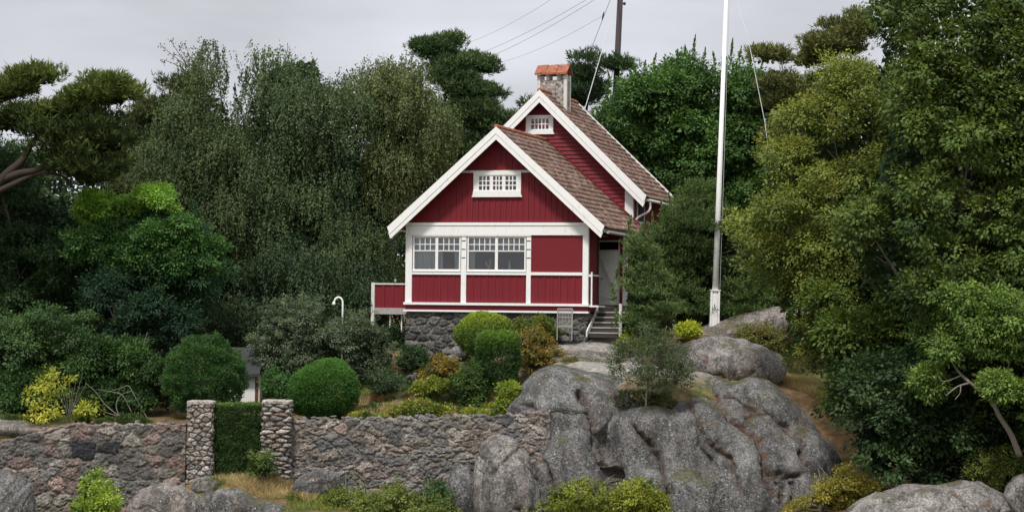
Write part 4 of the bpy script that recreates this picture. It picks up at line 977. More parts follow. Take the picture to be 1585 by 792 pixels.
KIND = {
 # bough radius, flatness, puff radius, puffs per bough, leaves per puff, leaf L, W, droop
 'broad':  dict(br=.95, flat=.75, pr=.30, npf=34, nl=26, L=.16, W=.10, mode='broad'),
 'fine':   dict(br=.75, flat=.75, pr=.25, npf=32, nl=28, L=.125, W=.07, mode='broad'),
 'birch':  dict(br=.85, flat=.9, pr=.28, npf=34, nl=40, L=.11, W=.06, mode='birch'),
 'pine':   dict(br=.85, flat=.42, pr=.31, npf=34, nl=26, L=.25, W=.038, mode='pine'),
 'young':  dict(br=.42, flat=.6, pr=.16, npf=20, nl=22, L=.13, W=.026, mode='pine'),
 'shrub':  dict(br=.42, flat=.8, pr=.16, npf=18, nl=20, L=.085, W=.052, mode='broad'),
}
def crown(Lv, poly, Y, kind, c1, c2, seed, dens=1., tmax=2.5, tip=None, tip_amt=.0, depth_noise=.5, fill=True, **ov):
    """fills the volume inside an outline with boughs carrying leaf puffs"""
    k = dict(KIND[kind]); k.update(ov); rg = np.random.default_rng(seed); poly = poly_np(poly); sc = ppm(Y)
    x, y = poly[:, 0], poly[:, 1]; area = .5 * abs(np.dot(x, np.roll(y, 1)) - np.dot(y, np.roll(x, 1))) / sc ** 2
    br = k['br']; nb = max(4, int(area / (br * br * 1.15) * dens))
    pb = sample_in(poly, nb, rg, br * .38 * sc)
    if len(pb) < 3: pb = sample_in(poly, nb, rg, 2)
    B = to_world(pb, Y); ed = edge_dist(poly, pb) / sc
    half = np.minimum(tmax, np.sqrt(2 * ed * tmax + .02)) 
    # most boughs on the near face, some through the body and at the back
    u = rg.random(len(B)); face = np.where(u < .68, -1., np.where(u < .86, rg.uniform(-.6, .6, len(B)), 1.))
    B[:, 1] += half * face * .85 + depth_noise * fbm(B, .5, 2, seed)
    rb = br * rg.uniform(.65, 1.3, len(B)) * np.clip(ed / br + .45, .45, 1)
    c1 = np.array(c1); c2 = np.array(c2); tb = rg.random(len(B))
    for i in range(len(B)):
        if face[i] > .9 and rg.random() < .4: continue
        npf = int(k['npf'] * (rb[i] / br) ** 2) + 3
        dd = rdir(rg, npf); 
        if k['mode'] == 'pine': dd[:, 2] = np.abs(dd[:, 2]) * .9 - .12; dd = nrmz(dd)
        else:
            dd[:, 2] += .22; dd = nrmz(dd)
        pc = B[i] + dd * np.array([1, 1, k['flat']]) * rb[i] * np.where(rg.random(npf) < (.22 if k['mode'] == 'pine' else .10), rg.uniform(1.1, 1.55 if k['mode'] == 'pine' else 1.4, npf), rg.uniform(.6, 1.06, npf))[:, None]
        tp = np.clip(tb[i] * .6 + rg.random(npf) * .4, 0, 1)
        nl = k['nl']; m = npf * nl
        pcx = np.repeat(pc, nl, 0); ddx = np.repeat(dd, nl, 0); tcol = np.repeat(tp, nl)
        col = c1 + (c2 - c1) * np.clip(tcol + rg.normal(0, .16, m), 0, 1)[:, None]
        col = col * rg.uniform(.84, 1.18, m)[:, None]
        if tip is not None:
            w_ = (np.clip(ddx[:, 2] * .8 + .1, 0, 1) * rg.random(m) * tip_amt * 1.6)[:, None]; w_ = np.clip(w_, 0, 1); col = col * (1 - w_) + np.array(tip) * w_  # upward puffs tinted brighter: sunlit highlights put into the leaf colour
        o_ = rdir(rg, m)
        if k['mode'] == 'broad':
            pos = pcx + o_ * k['pr'] * (rg.random(m) ** .45)[:, None] * np.array([1, 1, .7])
            ld = nrmz(o_ * .7 + ddx * .7 + np.array([0, 0, -.35]) + rdir(rg, m) * .6); nn = nrmz(ddx * .9 + np.array([0, 0, .7]) + rdir(rg, m) * .5)
            Lv.add(pos, ld, nn, k['L'] * rg.uniform(.6, 1.25, m), k['W'] * rg.uniform(.7, 1.2, m), col)
        elif k['mode'] == 'birch':
            # hanging strands
            t = rg.random(m); ns_ = 5; sid = rg.integers(0, ns_, m); strand = rdir(rg, npf * ns_) * k['pr'] * .8
            so = strand[np.repeat(np.arange(npf), nl) * ns_ + sid]; ln = (.35 + .9 * rg.random(npf * ns_))[np.repeat(np.arange(npf), nl) * ns_ + sid] * k.get('hang', 1.)
            outw = ddx * np.array([1, 1, 0]) * .25
            pos = pcx + so + outw * np.sqrt(t)[:, None] + np.stack([0 * t, 0 * t, .1 - t * ln], 1) + rg.normal(0, .025, (m, 3))
            ld = nrmz(np.array([0, 0, -1.]) + rdir(rg, m) * .75); nn = nrmz(rdir(rg, m) * .7 + ddx * .9 + np.array([0, 0, .25]))
            Lv.add(pos, ld, nn, k['L'] * rg.uniform(.7, 1.2, m), k['W'] * rg.uniform(.7, 1.2, m), col)
        else:
            # tufts of needles: shoots pointing up and out
            tuft = rg.integers(0, 5, m); to = rdir(rg, npf * 5) * k['pr']; to[:, 2] *= .5
            td = nrmz(np.repeat(dd, 5, 0) * .8 + np.array([0, 0, .8]) + rdir(rg, npf * 5) * .35)
            ii = np.repeat(np.arange(npf), nl) * 5 + tuft
            ld = nrmz(td[ii] * .9 + o_ * .75); pos = pcx + to[ii] + td[ii] * rg.uniform(-.05, .12, m)[:, None]
            Lv.add(pos, ld, rdir(rg, m), k['L'] * rg.uniform(.7, 1.2, m), k['W'] * rg.uniform(.8, 1.4, m), col)
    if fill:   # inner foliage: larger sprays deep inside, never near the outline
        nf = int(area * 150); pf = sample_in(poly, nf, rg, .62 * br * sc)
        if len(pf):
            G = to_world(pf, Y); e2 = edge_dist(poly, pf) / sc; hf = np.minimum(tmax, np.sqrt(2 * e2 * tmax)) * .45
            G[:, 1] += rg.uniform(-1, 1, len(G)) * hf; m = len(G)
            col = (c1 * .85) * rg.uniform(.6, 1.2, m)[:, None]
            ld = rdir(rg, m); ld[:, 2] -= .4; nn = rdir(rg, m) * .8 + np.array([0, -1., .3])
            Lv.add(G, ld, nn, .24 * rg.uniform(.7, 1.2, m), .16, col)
    return B
def shoots(Lv, L_, Y, c1, c2, seed, L=.12, W=.06, wide=.16):
    """leafy upright shoots standing above a crown: (px, top, bottom)"""
    rg = np.random.default_rng(seed)
    for px, yt, yb in L_:
        a, b = P(px + rg.uniform(-3, 3), yb, Y), P(px, yt, Y); n = int(np.linalg.norm(b - a) * 130); t = rg.random(n)[:, None]
        o_ = rdir(rg, n) * wide * (1.05 - t) * rg.random((n, 1)) ** .5 * (1 + .5 * np.sin(t * 23 + px)); p = a + (b - a) * t + o_ + np.array([.05, 0, 0]) * np.sin(t * 5 + px)
        Lv.add(p, nrmz(o_ + np.array([0, 0, .12])), rdir(rg, n), L * rg.uniform(.7, 1.2, n), W, np.array(c1) + (np.array(c2) - np.array(c1)) * rg.random((n, 1)))
def limbs(base, targets, r0_, seed, lean=0., n=14, thick_end=.02, start=.25):
    """tapered trunk with limbs reaching for some of the boughs"""
    rg = np.random.default_rng(seed); base = np.array(base, float); T = np.array(targets)
    top = T[np.argsort(-T[:, 2])[:max(1, len(T) // 12)]].mean(0); h = top[2] - base[2]
    trunk = [base + (0, 0, -.4)] + [base + (top - base) * t + np.array([rg.normal(0, .02 * h), rg.normal(0, .02 * h), 0]) for t in (.2, .42, .65, .85)] + [top]
    sp = np.array(spline(trunk, 5)); rr = np.linspace(r0_, thick_end, len(sp)); rr[:3] *= [1.35, 1.15, 1.05]
    mb = MB(); mb.tube(sp, list(rr), 10)
    for j in rg.choice(len(T), min(n, len(T)), replace=False):
        t = T[j]; hz = np.clip((t[2] - base[2]) / h * rg.uniform(.45, .8), start * .7, .92); i = int(hz * (len(sp) - 1)); a = sp[i]
        m1 = a + (t - a) * .4 + np.array([0, 0, rg.uniform(-.02, .12) * h * .5]); pts_ = spline([a, m1, t], 5)
        mb.tube(pts_, list(np.linspace(rr[i] * .55, .012, len(pts_))), 6)
        for _ in range(3):
            s_ = pts_[rg.integers(5, len(pts_) - 1)]; e_ = s_ + rdir(rg, 1)[0] * rg.uniform(.4, .9) * (1 if r0_ > .08 else .25) + np.array([0, 0, .25 if r0_ > .08 else .05]); mb.tube([s_, .5 * (s_ + e_) + rdir(rg, 1)[0] * .06, e_], [.018, .012, .006], 4)
    return mb
def tree(name, label, cat, base_px, polys, Y, kind, c1, c2, seed, trunk_r=.16, bark="bark_grey", mat=None, group=None, nlimb=12, tmax=2.5, **k):
    b = P(base_px[0], base_px[1], Y); b[2] = ground_z(b[0], b[1]); e = empty(name, b, label, cat, group)
    Lv = Leaves(); Bs = []
    for i, p in enumerate(polys):
        kk = dict(k); pp = p
        if isinstance(p, tuple) and isinstance(p[1], dict): kk.update(p[1]); pp = p[0]
        y_ = kk.pop('Y', Y); kd = kk.pop('kind', kind); a_, b_ = kk.pop('c1', c1), kk.pop('c2', c2); tm = kk.pop('tmax', tmax)
        Bs.append(crown(Lv, pp, y_, kd, a_, b_, seed + i, tmax=tm, **kk))
    if name in SH and label[:9] in SH[name]: shoots(Lv, SH[name][label[:9]], Y, c1, c2, seed)
    Lv.build("crown", mat or ("needles" if KIND[kind]['mode'] == 'pine' else "leaves"), e, b)
    if trunk_r: limbs(b, np.vstack(Bs), trunk_r, seed, n=nlimb).build("trunk", bark, e, None, True, off=b)
    NL[name + label[:12]] = Lv.count(); return e
NL = {}
SH = {'deciduous_tree': {'dense mid': [(1076, 56, 120), (1062, 72, 120), (1050, 78, 120), (1040, 92, 120), (1090, 76, 120), (1014, 84, 125), (1000, 96, 125), (980, 92, 130), (960, 104, 130), (1105, 82, 120), (1120, 84, 120), (1133, 62, 120), (1146, 74, 120), (1160, 86, 120), (940, 112, 150), (1030, 90, 120), (1178, 96, 130)]},
      'birch_tree': {'broad dro': [(396, 84, 130), (380, 112, 150)], 'rounded o': [(600, 94, 140), (650, 104, 140)], 'tall birc': [(262, 140, 180), (350, 110, 150), (365, 132, 180)]},
      'young_pine': {'bushy blu': [(1000, 350, 400), (1012, 330, 380), (1022, 312, 370), (1035, 300, 360), (1048, 290, 350), (1060, 278, 340), (1072, 284, 330), (1084, 268, 320), (1096, 284, 330), (1108, 296, 350), (1122, 308, 350), (1136, 322, 370), (1150, 334, 380), (1166, 350, 400), (1180, 372, 430)], 'slimmer g': [(958, 402, 440), (966, 372, 410), (976, 336, 370), (990, 350, 390), (1004, 346, 380), (1016, 380, 420), (1030, 410, 450), (1044, 436, 480), (948, 440, 470), (954, 480, 510)]},
      'elder_tree': {'dark gree': [(20, 262, 300), (60, 280, 320), (100, 275, 320), (150, 300, 340)], 'deep gree': [(240, 285, 330), (300, 312, 350)]}}
DG = (.012, .026, .012)
# far wood closing the gaps behind
Lv = Leaves(); crown(Lv, [(-260, 200), (-100, 240), (60, 235), (200, 190), (330, 210), (620, 215), (760, 205), (830, 235), (930, 190), (1010, 150), (1150, 165), (1240, 160), (1420, 140), (1900, 120), (1900, 520), (-260, 540)], 128, 'broad', (.018, .034, .016), (.035, .06, .022), 900, dens=.6, tmax=4, br=1.7, npf=50, nl=26, L=.34, W=.22, pr=.5)
o = Lv.build("wood", "leaves", None, P(800, 520, 128), own=True); tag(o, kind="stuff")

# --- left side
tree("pine_tree", "flat topped old pine with a leaning reddish limb at the far left", "tree", (-60, 640),
     [[(-90, 150), (-30, 138), (10, 128), (40, 114), (80, 103), (88, 115), (74, 135), (58, 152), (20, 160), (-20, 172), (-90, 180)],
      [(60, 182), (85, 165), (112, 150), (130, 132), (160, 122), (182, 128), (196, 142), (210, 160), (188, 170), (160, 172), (140, 185), (90, 195)],
      ([(-90, 180), (-10, 175), (40, 172), (95, 165), (150, 168), (190, 182), (198, 205), (200, 265), (160, 295), (120, 300), (85, 270), (70, 235), (40, 215), (0, 215), (-30, 260), (-90, 260)], dict(Y=83.2, br=.6, c1=(.010, .022, .010), c2=(.03, .045, .014), dens=1.7))],
     83, 'pine', (.020, .036, .012), (.085, .11, .028), 11, trunk_r=0, dens=1.8, tmax=1.5, br=.5, tip=(.12, .15, .035), tip_amt=.5)
b = P(-75, 640, 82.6); b[2] = ground_z(b[0], b[1])
mb = MB(); mb.tube(spline([b, P(-40, 450, 82.6), P(-30, 330, 82.4), P(4, 276, 82.1), P(34, 248, 82.1), P(56, 214, 82.6), P(96, 190, 83.2)], 6), list(np.linspace(.26, .06, 37)), 10)
mb.tube(spline([P(4, 278, 82.15), P(30, 268, 81.9), P(60, 262, 82.0), P(85, 242, 82.4), P(120, 225, 83), P(160, 200, 83.5)], 5), list(np.linspace(.15, .03, 26)), 8)
mb.tube(spline([P(-10, 300, 82.2), P(20, 285, 81.9), P(60, 268, 82.0), P(95, 272, 82.2), P(110, 290, 82.4)], 5), list(np.linspace(.12, .02, 21)), 8)
mb.tube(spline([P(-35, 330, 82.4), P(-60, 230, 82.6), P(-40, 180, 83), P(20, 150, 83)], 5), list(np.linspace(.16, .03, 16)), 8)
pe = bpy.data.objects["pine_tree"]; mb.build("trunk", "bark_pine", pe, None, True, off=np.array(pe.location))
tree("conifer", "olive green conifer with layered branches between the old pine and the birches", "tree", (240, 620),
     [[(185, 195), (215, 165), (245, 150), (262, 128), (300, 120), (330, 200), (330, 330), (250, 380), (190, 330), (195, 260), (180, 220)]], 97, 'pine', (.022, .036, .016), (.07, .08, .03), 21, tmax=2, dens=1.5, br=.7)
tree("birch_tree", "tall birch with bare twiggy top, leftmost of the drooping birches", "tree", (290, 620),
     [([(258, 108), (282, 82), (310, 72), (338, 78), (345, 105), (352, 130), (330, 150), (275, 145)], dict(dens=.55, fill=False, tmax=1)),
      [(250, 150), (290, 125), (345, 130), (372, 170), (375, 260), (388, 350), (380, 450), (300, 490), (230, 420), (210, 300), (222, 200)]], 91, 'birch', (.024, .042, .018), (.075, .10, .038), 31, tmax=2.2, dens=1.3, bark="bark_pale")
pe = bpy.data.objects["birch_tree"]; rg = np.random.default_rng(5); mb = MB(); Lt = Leaves()
for i in range(16):
    a = P(312 + rg.uniform(-22, 15), 120, 91); e_ = P(rg.choice([250, 262, 275, 290, 300, 318, 335, 352]) + rg.uniform(-5, 5), 62 + rg.uniform(0, 34), 91 + rg.uniform(-.6, .6))
    pts_ = spline([a, .5 * (a + e_) + rg.normal(0, .12, 3), e_, e_ + rg.normal(0, .12, 3) + (0, 0, -.08)], 4); mb.tube(pts_, list(np.linspace(.022, .007, len(pts_))), 5)
    q = np.array(pts_)[4:]; q = np.repeat(q, 2, 0) + rg.normal(0, .05, (len(q) * 2, 3)); Lt.add(q, rdir(rg, len(q)), rdir(rg, len(q)), .10, .06, np.tile([.03, .045, .02], (len(q), 1)))
mb.build("bare_twigs", "bark_grey", pe, off=np.array(pe.location)); Lt.build("twig_leaves", "leaves", pe, np.array(pe.location))
tree("birch_tree", "broad drooping birch in the middle of the birch row", "tree", (470, 600),
     [([(372, 130), (395, 100), (430, 84), (462, 78), (500, 80), (505, 96), (520, 112), (500, 140), (400, 150)], dict(dens=.8, tmax=1.2)),
      [(372, 150), (420, 115), (480, 100), (530, 118), (565, 125), (572, 200), (585, 330), (590, 430), (560, 500), (400, 505), (372, 430), (362, 280), (362, 200)]], 92, 'birch', (.022, .042, .020), (.070, .10, .040), 41, tmax=2.8, dens=1.3, bark="bark_pale")
tree("birch_tree", "rounded olive birch standing just left of the cottage roof", "tree", (600, 560),
     [[(548, 140), (575, 112), (612, 100), (645, 108), (672, 122), (695, 142), (708, 175), (705, 220), (690, 262), (655, 300), (628, 330), (618, 372), (616, 470), (560, 490), (545, 330), (552, 220)]], 93.5, 'birch', (.034, .052, .020), (.105, .125, .046), 51, tmax=2.4, dens=1.3, bark="bark_pale")
tree("birch_tree", "low grey green birch thicket growing between the birches and the balcony", "tree", (520, 580),
     [[(300, 420), (340, 380), (420, 400), (480, 360), (540, 380), (590, 420), (615, 480), (620, 590), (470, 600), (300, 590)]], 89.5, 'birch', (.018, .036, .018), (.048, .075, .032), 56, tmax=1.8, hang=.7)
tree("pine_tree", "dark tiered pine rising behind the left slope of the cottage roof", "tree", (730, 520),
     [([(640, 84), (650, 70), (680, 62), (700, 54), (710, 62), (700, 74), (690, 82), (712, 88), (690, 96), (650, 96)], dict(br=.4)),
      ([(660, 98), (700, 92), (738, 86), (766, 106), (752, 116), (722, 118), (735, 134), (764, 142), (770, 156), (745, 166), (700, 160), (680, 140), (655, 116)], dict(br=.5)),
      [(690, 150), (750, 160), (795, 170), (812, 158), (832, 150), (850, 170), (850, 240), (760, 262), (690, 262), (680, 200)]],
     104, 'pine', (.020, .042, .018), (.065, .10, .038), 61, dens=2.1, tmax=1.6, br=.6, trunk_r=.2, bark="bark_pine")
tree("pine_tree", "dark pine directly behind the chimney", "tree", (905, 520),
     [[(884, 100), (900, 88), (918, 94), (912, 104), (935, 100), (948, 108), (925, 122), (932, 150), (905, 175), (882, 165)], [(930, 108), (952, 94), (975, 100), (962, 112), (940, 118)]], 103, 'pine', (.018, .038, .018), (.05, .08, .036), 66, dens=2.2, tmax=1.2, br=.6, bark="bark_pine")
# --- middle left mass
tree("elder_tree", "dark green leafy tree filling the left middle below the old pine", "tree", (60, 640),
     [[(-90, 205), (0, 215), (45, 240), (70, 285), (110, 290), (140, 310), (200, 330), (215, 400), (190, 480), (100, 500), (-90, 500)]], 86.5, 'fine', (.016, .038, .016), (.05, .095, .03), 71, tmax=2.2)
tree("elder_tree", "deep green tree with sloping sprays left of the birches", "tree", (260, 640),
     [[(180, 330), (250, 300), (300, 330), (340, 345), (352, 390), (340, 450), (300, 500), (290, 560), (180, 560), (150, 470)]], 85.5, 'fine', (.014, .038, .018), (.042, .095, .034), 76, tmax=2.0)
tree("maple_sapling", "bright lime green young tree lighting up the dark left side", "tree", (190, 620),
     [[(112, 335), (122, 308), (150, 298), (172, 306), (195, 316), (208, 300), (232, 288), (262, 292), (280, 318), (262, 338), (220, 332), (190, 345), (140, 350)], ([(100, 350), (180, 340), (290, 335), (345, 370), (350, 420), (280, 440), (180, 420), (110, 400)], dict(c1=(.022, .06, .018), c2=(.07, .145, .035), tip_amt=0, dens=.9))], 84.0, 'fine', (.06, .14, .022), (.19, .31, .045), 81, tmax=1.1, dens=1.2, br=.30, flat=.45, npf=14, trunk_r=.07, tip=(.2, .32, .055), tip_amt=.4)
tree("shrub", "big dark shrub at the left edge above the stone wall", "shrub", (60, 652),
     [[(-90, 490), (-20, 480), (50, 486), (90, 470), (130, 478), (156, 505), (150, 545), (100, 570), (60, 590), (-90, 640)]], 82.5, 'fine', (.022, .048, .018), (.080, .135, .045), 86, tmax=1.6, dens=1.3, br=.55)
tree("shrub", "dark low thicket with bare branches behind the left stone wall", "shrub", (200, 652),
     [[(110, 560), (150, 525), (190, 515), (225, 535), (250, 550), (262, 600), (258, 640), (60, 656), (-60, 650), (-40, 590), (50, 580)]], 81.6, 'fine', (.014, .030, .012), (.055, .11, .03), 91, tmax=1.0, dens=1.2, br=.5)
tree("shrub", "dark conifer like mass under the lime green sapling", "shrub", (180, 652), [[(140, 440), (220, 420), (300, 450), (330, 500), (300, 560), (230, 540), (150, 530), (120, 490)]], 84, 'fine', (.010, .026, .016), (.026, .060, .028), 93, tmax=1.4, trunk_r=.1)

# --- clipped bushes
def clipped(label, cx, cy, Y, rx, ry, rz, c1, c2, seed, name="clipped_bush", cat="bush", L=.055, box=1., dens=900, tip=None, base_py=None, rough=.035, rot=0.):
    """tightly clipped dome: two shells of small leaves over short twigs; radii in metres"""
    rg = np.random.default_rng(seed); c = P(cx, cy, Y); gzb = min(ground_z(c[0], c[1]), c[2] - rz * .8)
    base = np.array([c[0], c[1], gzb]); e = empty(name, base, label, cat)
    Lv = Leaves(); A_ = 4 * math.pi * ((rx * ry) ** 1.6 / 3 + (rx * rz) ** 1.6 / 3 + (ry * rz) ** 1.6 / 3) ** (1 / 1.6)
    for sh, dn, ll in ((1., dens, L), (.93, dens * .5, L * 1.6), (.78, dens * .25, L * 2.6)):
        n = int(A_ * dn); d = rdir(rg, n); keep = rg.random(n) < np.where(d[:, 1] > .3, .45, 1.); d = d[keep]; n = len(d)
        s_ = np.sign(d) * np.abs(d) ** box if box != 1 else d
        if box != 1: s_ /= np.abs(s_).max(1, keepdims=True) ** .6 * (np.linalg.norm(s_, axis=1, keepdims=True)) ** .4
        bump = 1 + rough * 2.2 * fbm(s_ * np.array([rx, ry, rz]), 2.2, 3, seed)[:, None]
        p = c + s_ * np.array([rx, ry, rz]) * sh * bump + rg.normal(0, .018, (n, 3))
        p[:, 2] = np.maximum(p[:, 2], gzb)
        t = np.clip(.5 + .45 * fbm(p, 3, 2, seed + 2) + rg.normal(0, .2, n), 0, 1)[:, None]; col = (np.array(c1) * (1 - t) + np.array(c2) * t) * rg.uniform(.7, 1.3, n)[:, None]
        if tip is not None: w_ = np.clip(d[:, 2:] * 1.3 - .1, 0, 1) * rg.random((n, 1)) ** .5; col = col * (1 - w_) + np.array(tip) * w_  # painted light: leaf colour brightens towards the top of the dome
        ld = nrmz(d * .8 + rdir(rg, n) * .8 + np.array([0, 0, .2])); Lv.add(p, ld, rdir(rg, n) + d, ll * rg.uniform(.7, 1.3, n), ll * .6, col)
    Lv.build("foliage", "leaves", e, base)
    mb = MB(); mb.tube([base + (0, 0, -.2), base + (.02, 0, .3), c], [.06, .05, .02], 7)
    for _ in range(7): t_ = c + rdir(rg, 1)[0] * np.array([rx, ry, rz]) * .8; mb.tube([base + (0, 0, .2), .5 * (base + t_) + (0, 0, .1), t_], [.03, .02, .008], 5)
    mb.build("stem", "bark_grey", e, off=base); NL[label[:20]] = Lv.count(); return e
GA, GB = (.020, .055, .014), (.055, .12, .028)
clipped("large round clipped bush with loose sprays, left of the gate pillars", 318, 580, 79.8, 1.38, 1.2, 1.36, (.018, .045, .014), (.05, .11, .028), 201, L=.06, rough=.08)
clipped("dense round dark green bush right behind the right gate pillar", 505, 602, 79.5, 1.12, 1.05, 1.02, GA, (.05, .12, .022), 202, tip=(.07, .16, .03))
clipped("smaller round lobe of clipped bush on the left shoulder of the dense round bush", 478, 606, 79.2, .70, .7, .80, GA, (.05, .12, .022), 203, tip=(.07, .16, .03))
clipped("yellow green clipped cushion bush in front of the plinth", 750, 518, 82.6, 1.02, .85, .82, (.035, .07, .014), (.10, .155, .026), 204, tip=(.27, .33, .045), rough=.05)
clipped("dark green square clipped bush below the yellow green cushion", 770, 553, 80.9, .78, .7, .92, (.012, .032, .010), (.03, .072, .016), 205, box=.75, tip=(.12, .20, .03), rough=.04)
# hedge filling the gateway
a, b = P(330, 640, 78.2), P(404, 640, 78.2); zt_ = P(366, 627, 77.9)[2]; zb_ = P(366, 742, 77.9)[2]
e = empty("hedge", ((a[0] + b[0]) / 2, 78.3, zb_), "clipped box hedge filling the gateway between the two stone pillars", "hedge"); rg = np.random.default_rng(206); Lv = Leaves()
for sh, dn in ((0, 1500), (.07, 700), (.18, 300)):
    n = int(dn * 2.2 * 1.7); p = np.stack([rg.uniform(a[0] - .02, b[0] + .02, n), np.full(n, 77.8 + sh) + rg.normal(0, .02, n), rg.uniform(zb_, zt_, n)], 1); p[:, 1] += .07 * fbm(p, 2.5, 3, 5)
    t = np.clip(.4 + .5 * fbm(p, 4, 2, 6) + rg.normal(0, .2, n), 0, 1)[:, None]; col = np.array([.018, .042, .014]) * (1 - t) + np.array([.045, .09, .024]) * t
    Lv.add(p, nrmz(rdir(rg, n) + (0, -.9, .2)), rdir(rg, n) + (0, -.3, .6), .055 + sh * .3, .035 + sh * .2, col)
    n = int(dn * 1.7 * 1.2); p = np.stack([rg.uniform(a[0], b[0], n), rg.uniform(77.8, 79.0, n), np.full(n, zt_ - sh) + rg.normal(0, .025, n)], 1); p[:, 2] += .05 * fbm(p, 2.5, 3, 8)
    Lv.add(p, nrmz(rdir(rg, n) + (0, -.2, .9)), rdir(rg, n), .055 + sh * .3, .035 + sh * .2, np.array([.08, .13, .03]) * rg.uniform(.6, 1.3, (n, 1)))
Lv.build("foliage", "leaves", e, np.array(e.location)); mb = MB()
for x in np.linspace(a[0] + .2, b[0] - .2, 6): mb.tube([(x, 78.3, zb_ - .2), (x + .05, 78.35, zb_ + 1), (x, 78.3, zt_ - .2)], [.04, .03, .015], 6)
mb.build("stem", "bark_grey", e, off=np.array(e.location))

# --- garden shrubs
tree("shrub", "wide grey green shrub with small pale leaves left of the balcony", "shrub", (480, 600),
     [[(385, 520), (400, 485), (430, 468), (470, 462), (502, 474), (530, 498), (560, 505), (555, 560), (500, 590), (420, 595), (390, 570)]], 83.5, 'shrub', (.035, .055, .032), (.13, .16, .10), 211, tmax=1.1, dens=1.3, trunk_r=.07)
tree("shrub", "darker grey green shrub between the wide shrub and the balcony posts", "shrub", (560, 600),
     [[(535, 495), (560, 482), (590, 500), (612, 530), (608, 570), (585, 600), (545, 600), (530, 560)]], 83.0, 'shrub', (.030, .048, .026), (.09, .115, .065), 212, tmax=.8, dens=1.3, trunk_r=.05)
tree("shrub", "low dark shrub between the shed and the dense round bush", "shrub", (430, 640), [[(398, 600), (405, 578), (440, 570), (470, 590), (468, 640), (400, 640)]], 81.5, 'shrub', (.022, .055, .016), (.06, .13, .035), 213, tmax=.5, trunk_r=.03)
tree("shrub", "dark creeping shrub on the slope right of the dense round bush", "shrub", (590, 606), [[(556, 595), (580, 580), (612, 572), (628, 585), (622, 600), (590, 610), (560, 612)]], 81.6, 'shrub', (.022, .04, .018), (.05, .08, .035), 214, tmax=.5, trunk_r=.03, dens=1.6)
tree("shrub", "small dark green shrub beside the plinth corner", "shrub", (640, 575), [[(612, 565), (620, 545), (645, 540), (662, 555), (655, 572), (625, 575)]], 83.4, 'shrub', (.018, .04, .018), (.045, .08, .03), 215, br=.26, tmax=.4, trunk_r=.03, dens=1.6)
tree("shrub", "orange tinged shrub between the clipped bushes and the garden chair", "shrub", (825, 570), [[(798, 545), (805, 515), (825, 502), (850, 508), (856, 525), (850, 540), (868, 552), (835, 575), (805, 580)]], 82.4, 'shrub', (.07, .08, .02), (.20, .135, .03), 216, tmax=.6, trunk_r=.03, dens=1.6)
tree("shrub", "olive green plants along the plinth left of the garden chair", "shrub", (830, 520), [[(790, 516), (795, 500), (830, 494), (862, 500), (862, 522), (830, 524)]], 84.1, 'shrub', (.05, .075, .016), (.15, .17, .035), 217, br=.22, tmax=.4, trunk_r=.03, dens=1.6)
tree("shrub", "dark leafy plants in the rock garden above the wall", "shrub", (720, 630), [[(690, 590), (705, 570), (728, 562), (745, 590), (750, 625), (735, 638), (712, 636), (700, 612)]], 80.6, 'shrub', (.022, .05, .014), (.08, .12, .03), 218, br=.30, tmax=.5, trunk_r=.03, dens=1.5)
tree("shrub", "rust and yellow heather clump on the rockery slope", "shrub", (680, 590), [[(650, 590), (655, 566), (680, 550), (705, 562), (702, 580), (680, 592)]], 82.3, 'shrub', (.05, .06, .018), (.22, .15, .035), 219, br=.17, flat=.5, tmax=.6, trunk_r=.03, dens=.75)
tree("shrub", "bright yellow green foliage band across the rock garden", "shrub", (665, 610), [[(625, 612), (640, 592), (670, 585), (700, 592), (705, 606), (670, 608), (640, 616)]], 81.4, 'shrub', (.04, .075, .016), (.24, .25, .04), 220, br=.15, flat=.4, tmax=.9, trunk_r=.02, dens=.75)
tree("shrub", "yellow green ground cover hanging at the top of the stone wall", "shrub", (640, 640), [[(596, 642), (615, 628), (650, 618), (690, 628), (700, 644), (640, 648)]], 79.2, 'shrub', (.05, .08, .018), (.22, .22, .04), 221, br=.15, flat=.4, tmax=.7, trunk_r=.02, dens=.75)
tree("shrub", "lime coloured clump against the left side of the outcrop", "shrub", (782, 620), [[(768, 622), (772, 600), (790, 592), (795, 615), (788, 632), (772, 634)]], 79.2, 'shrub', (.07, .12, .02), (.28, .31, .045), 222, br=.18, tmax=.2, trunk_r=.015, dens=2)
tree("shrub", "yellow green spreading shrub in front of the stairs", "shrub", (970, 535), [[(944, 532), (958, 520), (985, 514), (1010, 522), (1010, 536), (960, 540)]], 83.2, 'shrub', (.12, .15, .02), (.36, .36, .05), 223, br=.2, tmax=.35, trunk_r=.02, dens=2)
tree("shrub", "bright yellow green cushion near the foot of the flagpole", "shrub", (1062, 520), [[(1038, 520), (1050, 506), (1070, 504), (1086, 514), (1070, 522)]], 85.3, 'shrub', (.14, .19, .02), (.42, .44, .05), 224, br=.2, tmax=.3, trunk_r=.02, dens=2)
tree("shrub", "brown green creeping heather between the two rock humps right of the flagpole", "shrub", (1130, 530), [[(1070, 530), (1110, 518), (1160, 508), (1200, 512), (1200, 542), (1150, 536), (1100, 530)]], 84.9, 'shrub', (.05, .07, .018), (.16, .14, .04), 225, tmax=.4, trunk_r=.03, dens=1.7)
tree("shrub", "loose yellow green bush at the bottom centre in front of the outcrop", "shrub", (930, 800), [[(822, 800), (838, 762), (870, 738), (905, 730), (925, 745), (960, 748), (985, 730), (1015, 740), (1035, 765), (1045, 800), (930, 830)]], 74.6, 'shrub', (.06, .085, .012), (.22, .23, .035), 226, tmax=.8, dens=1.4)
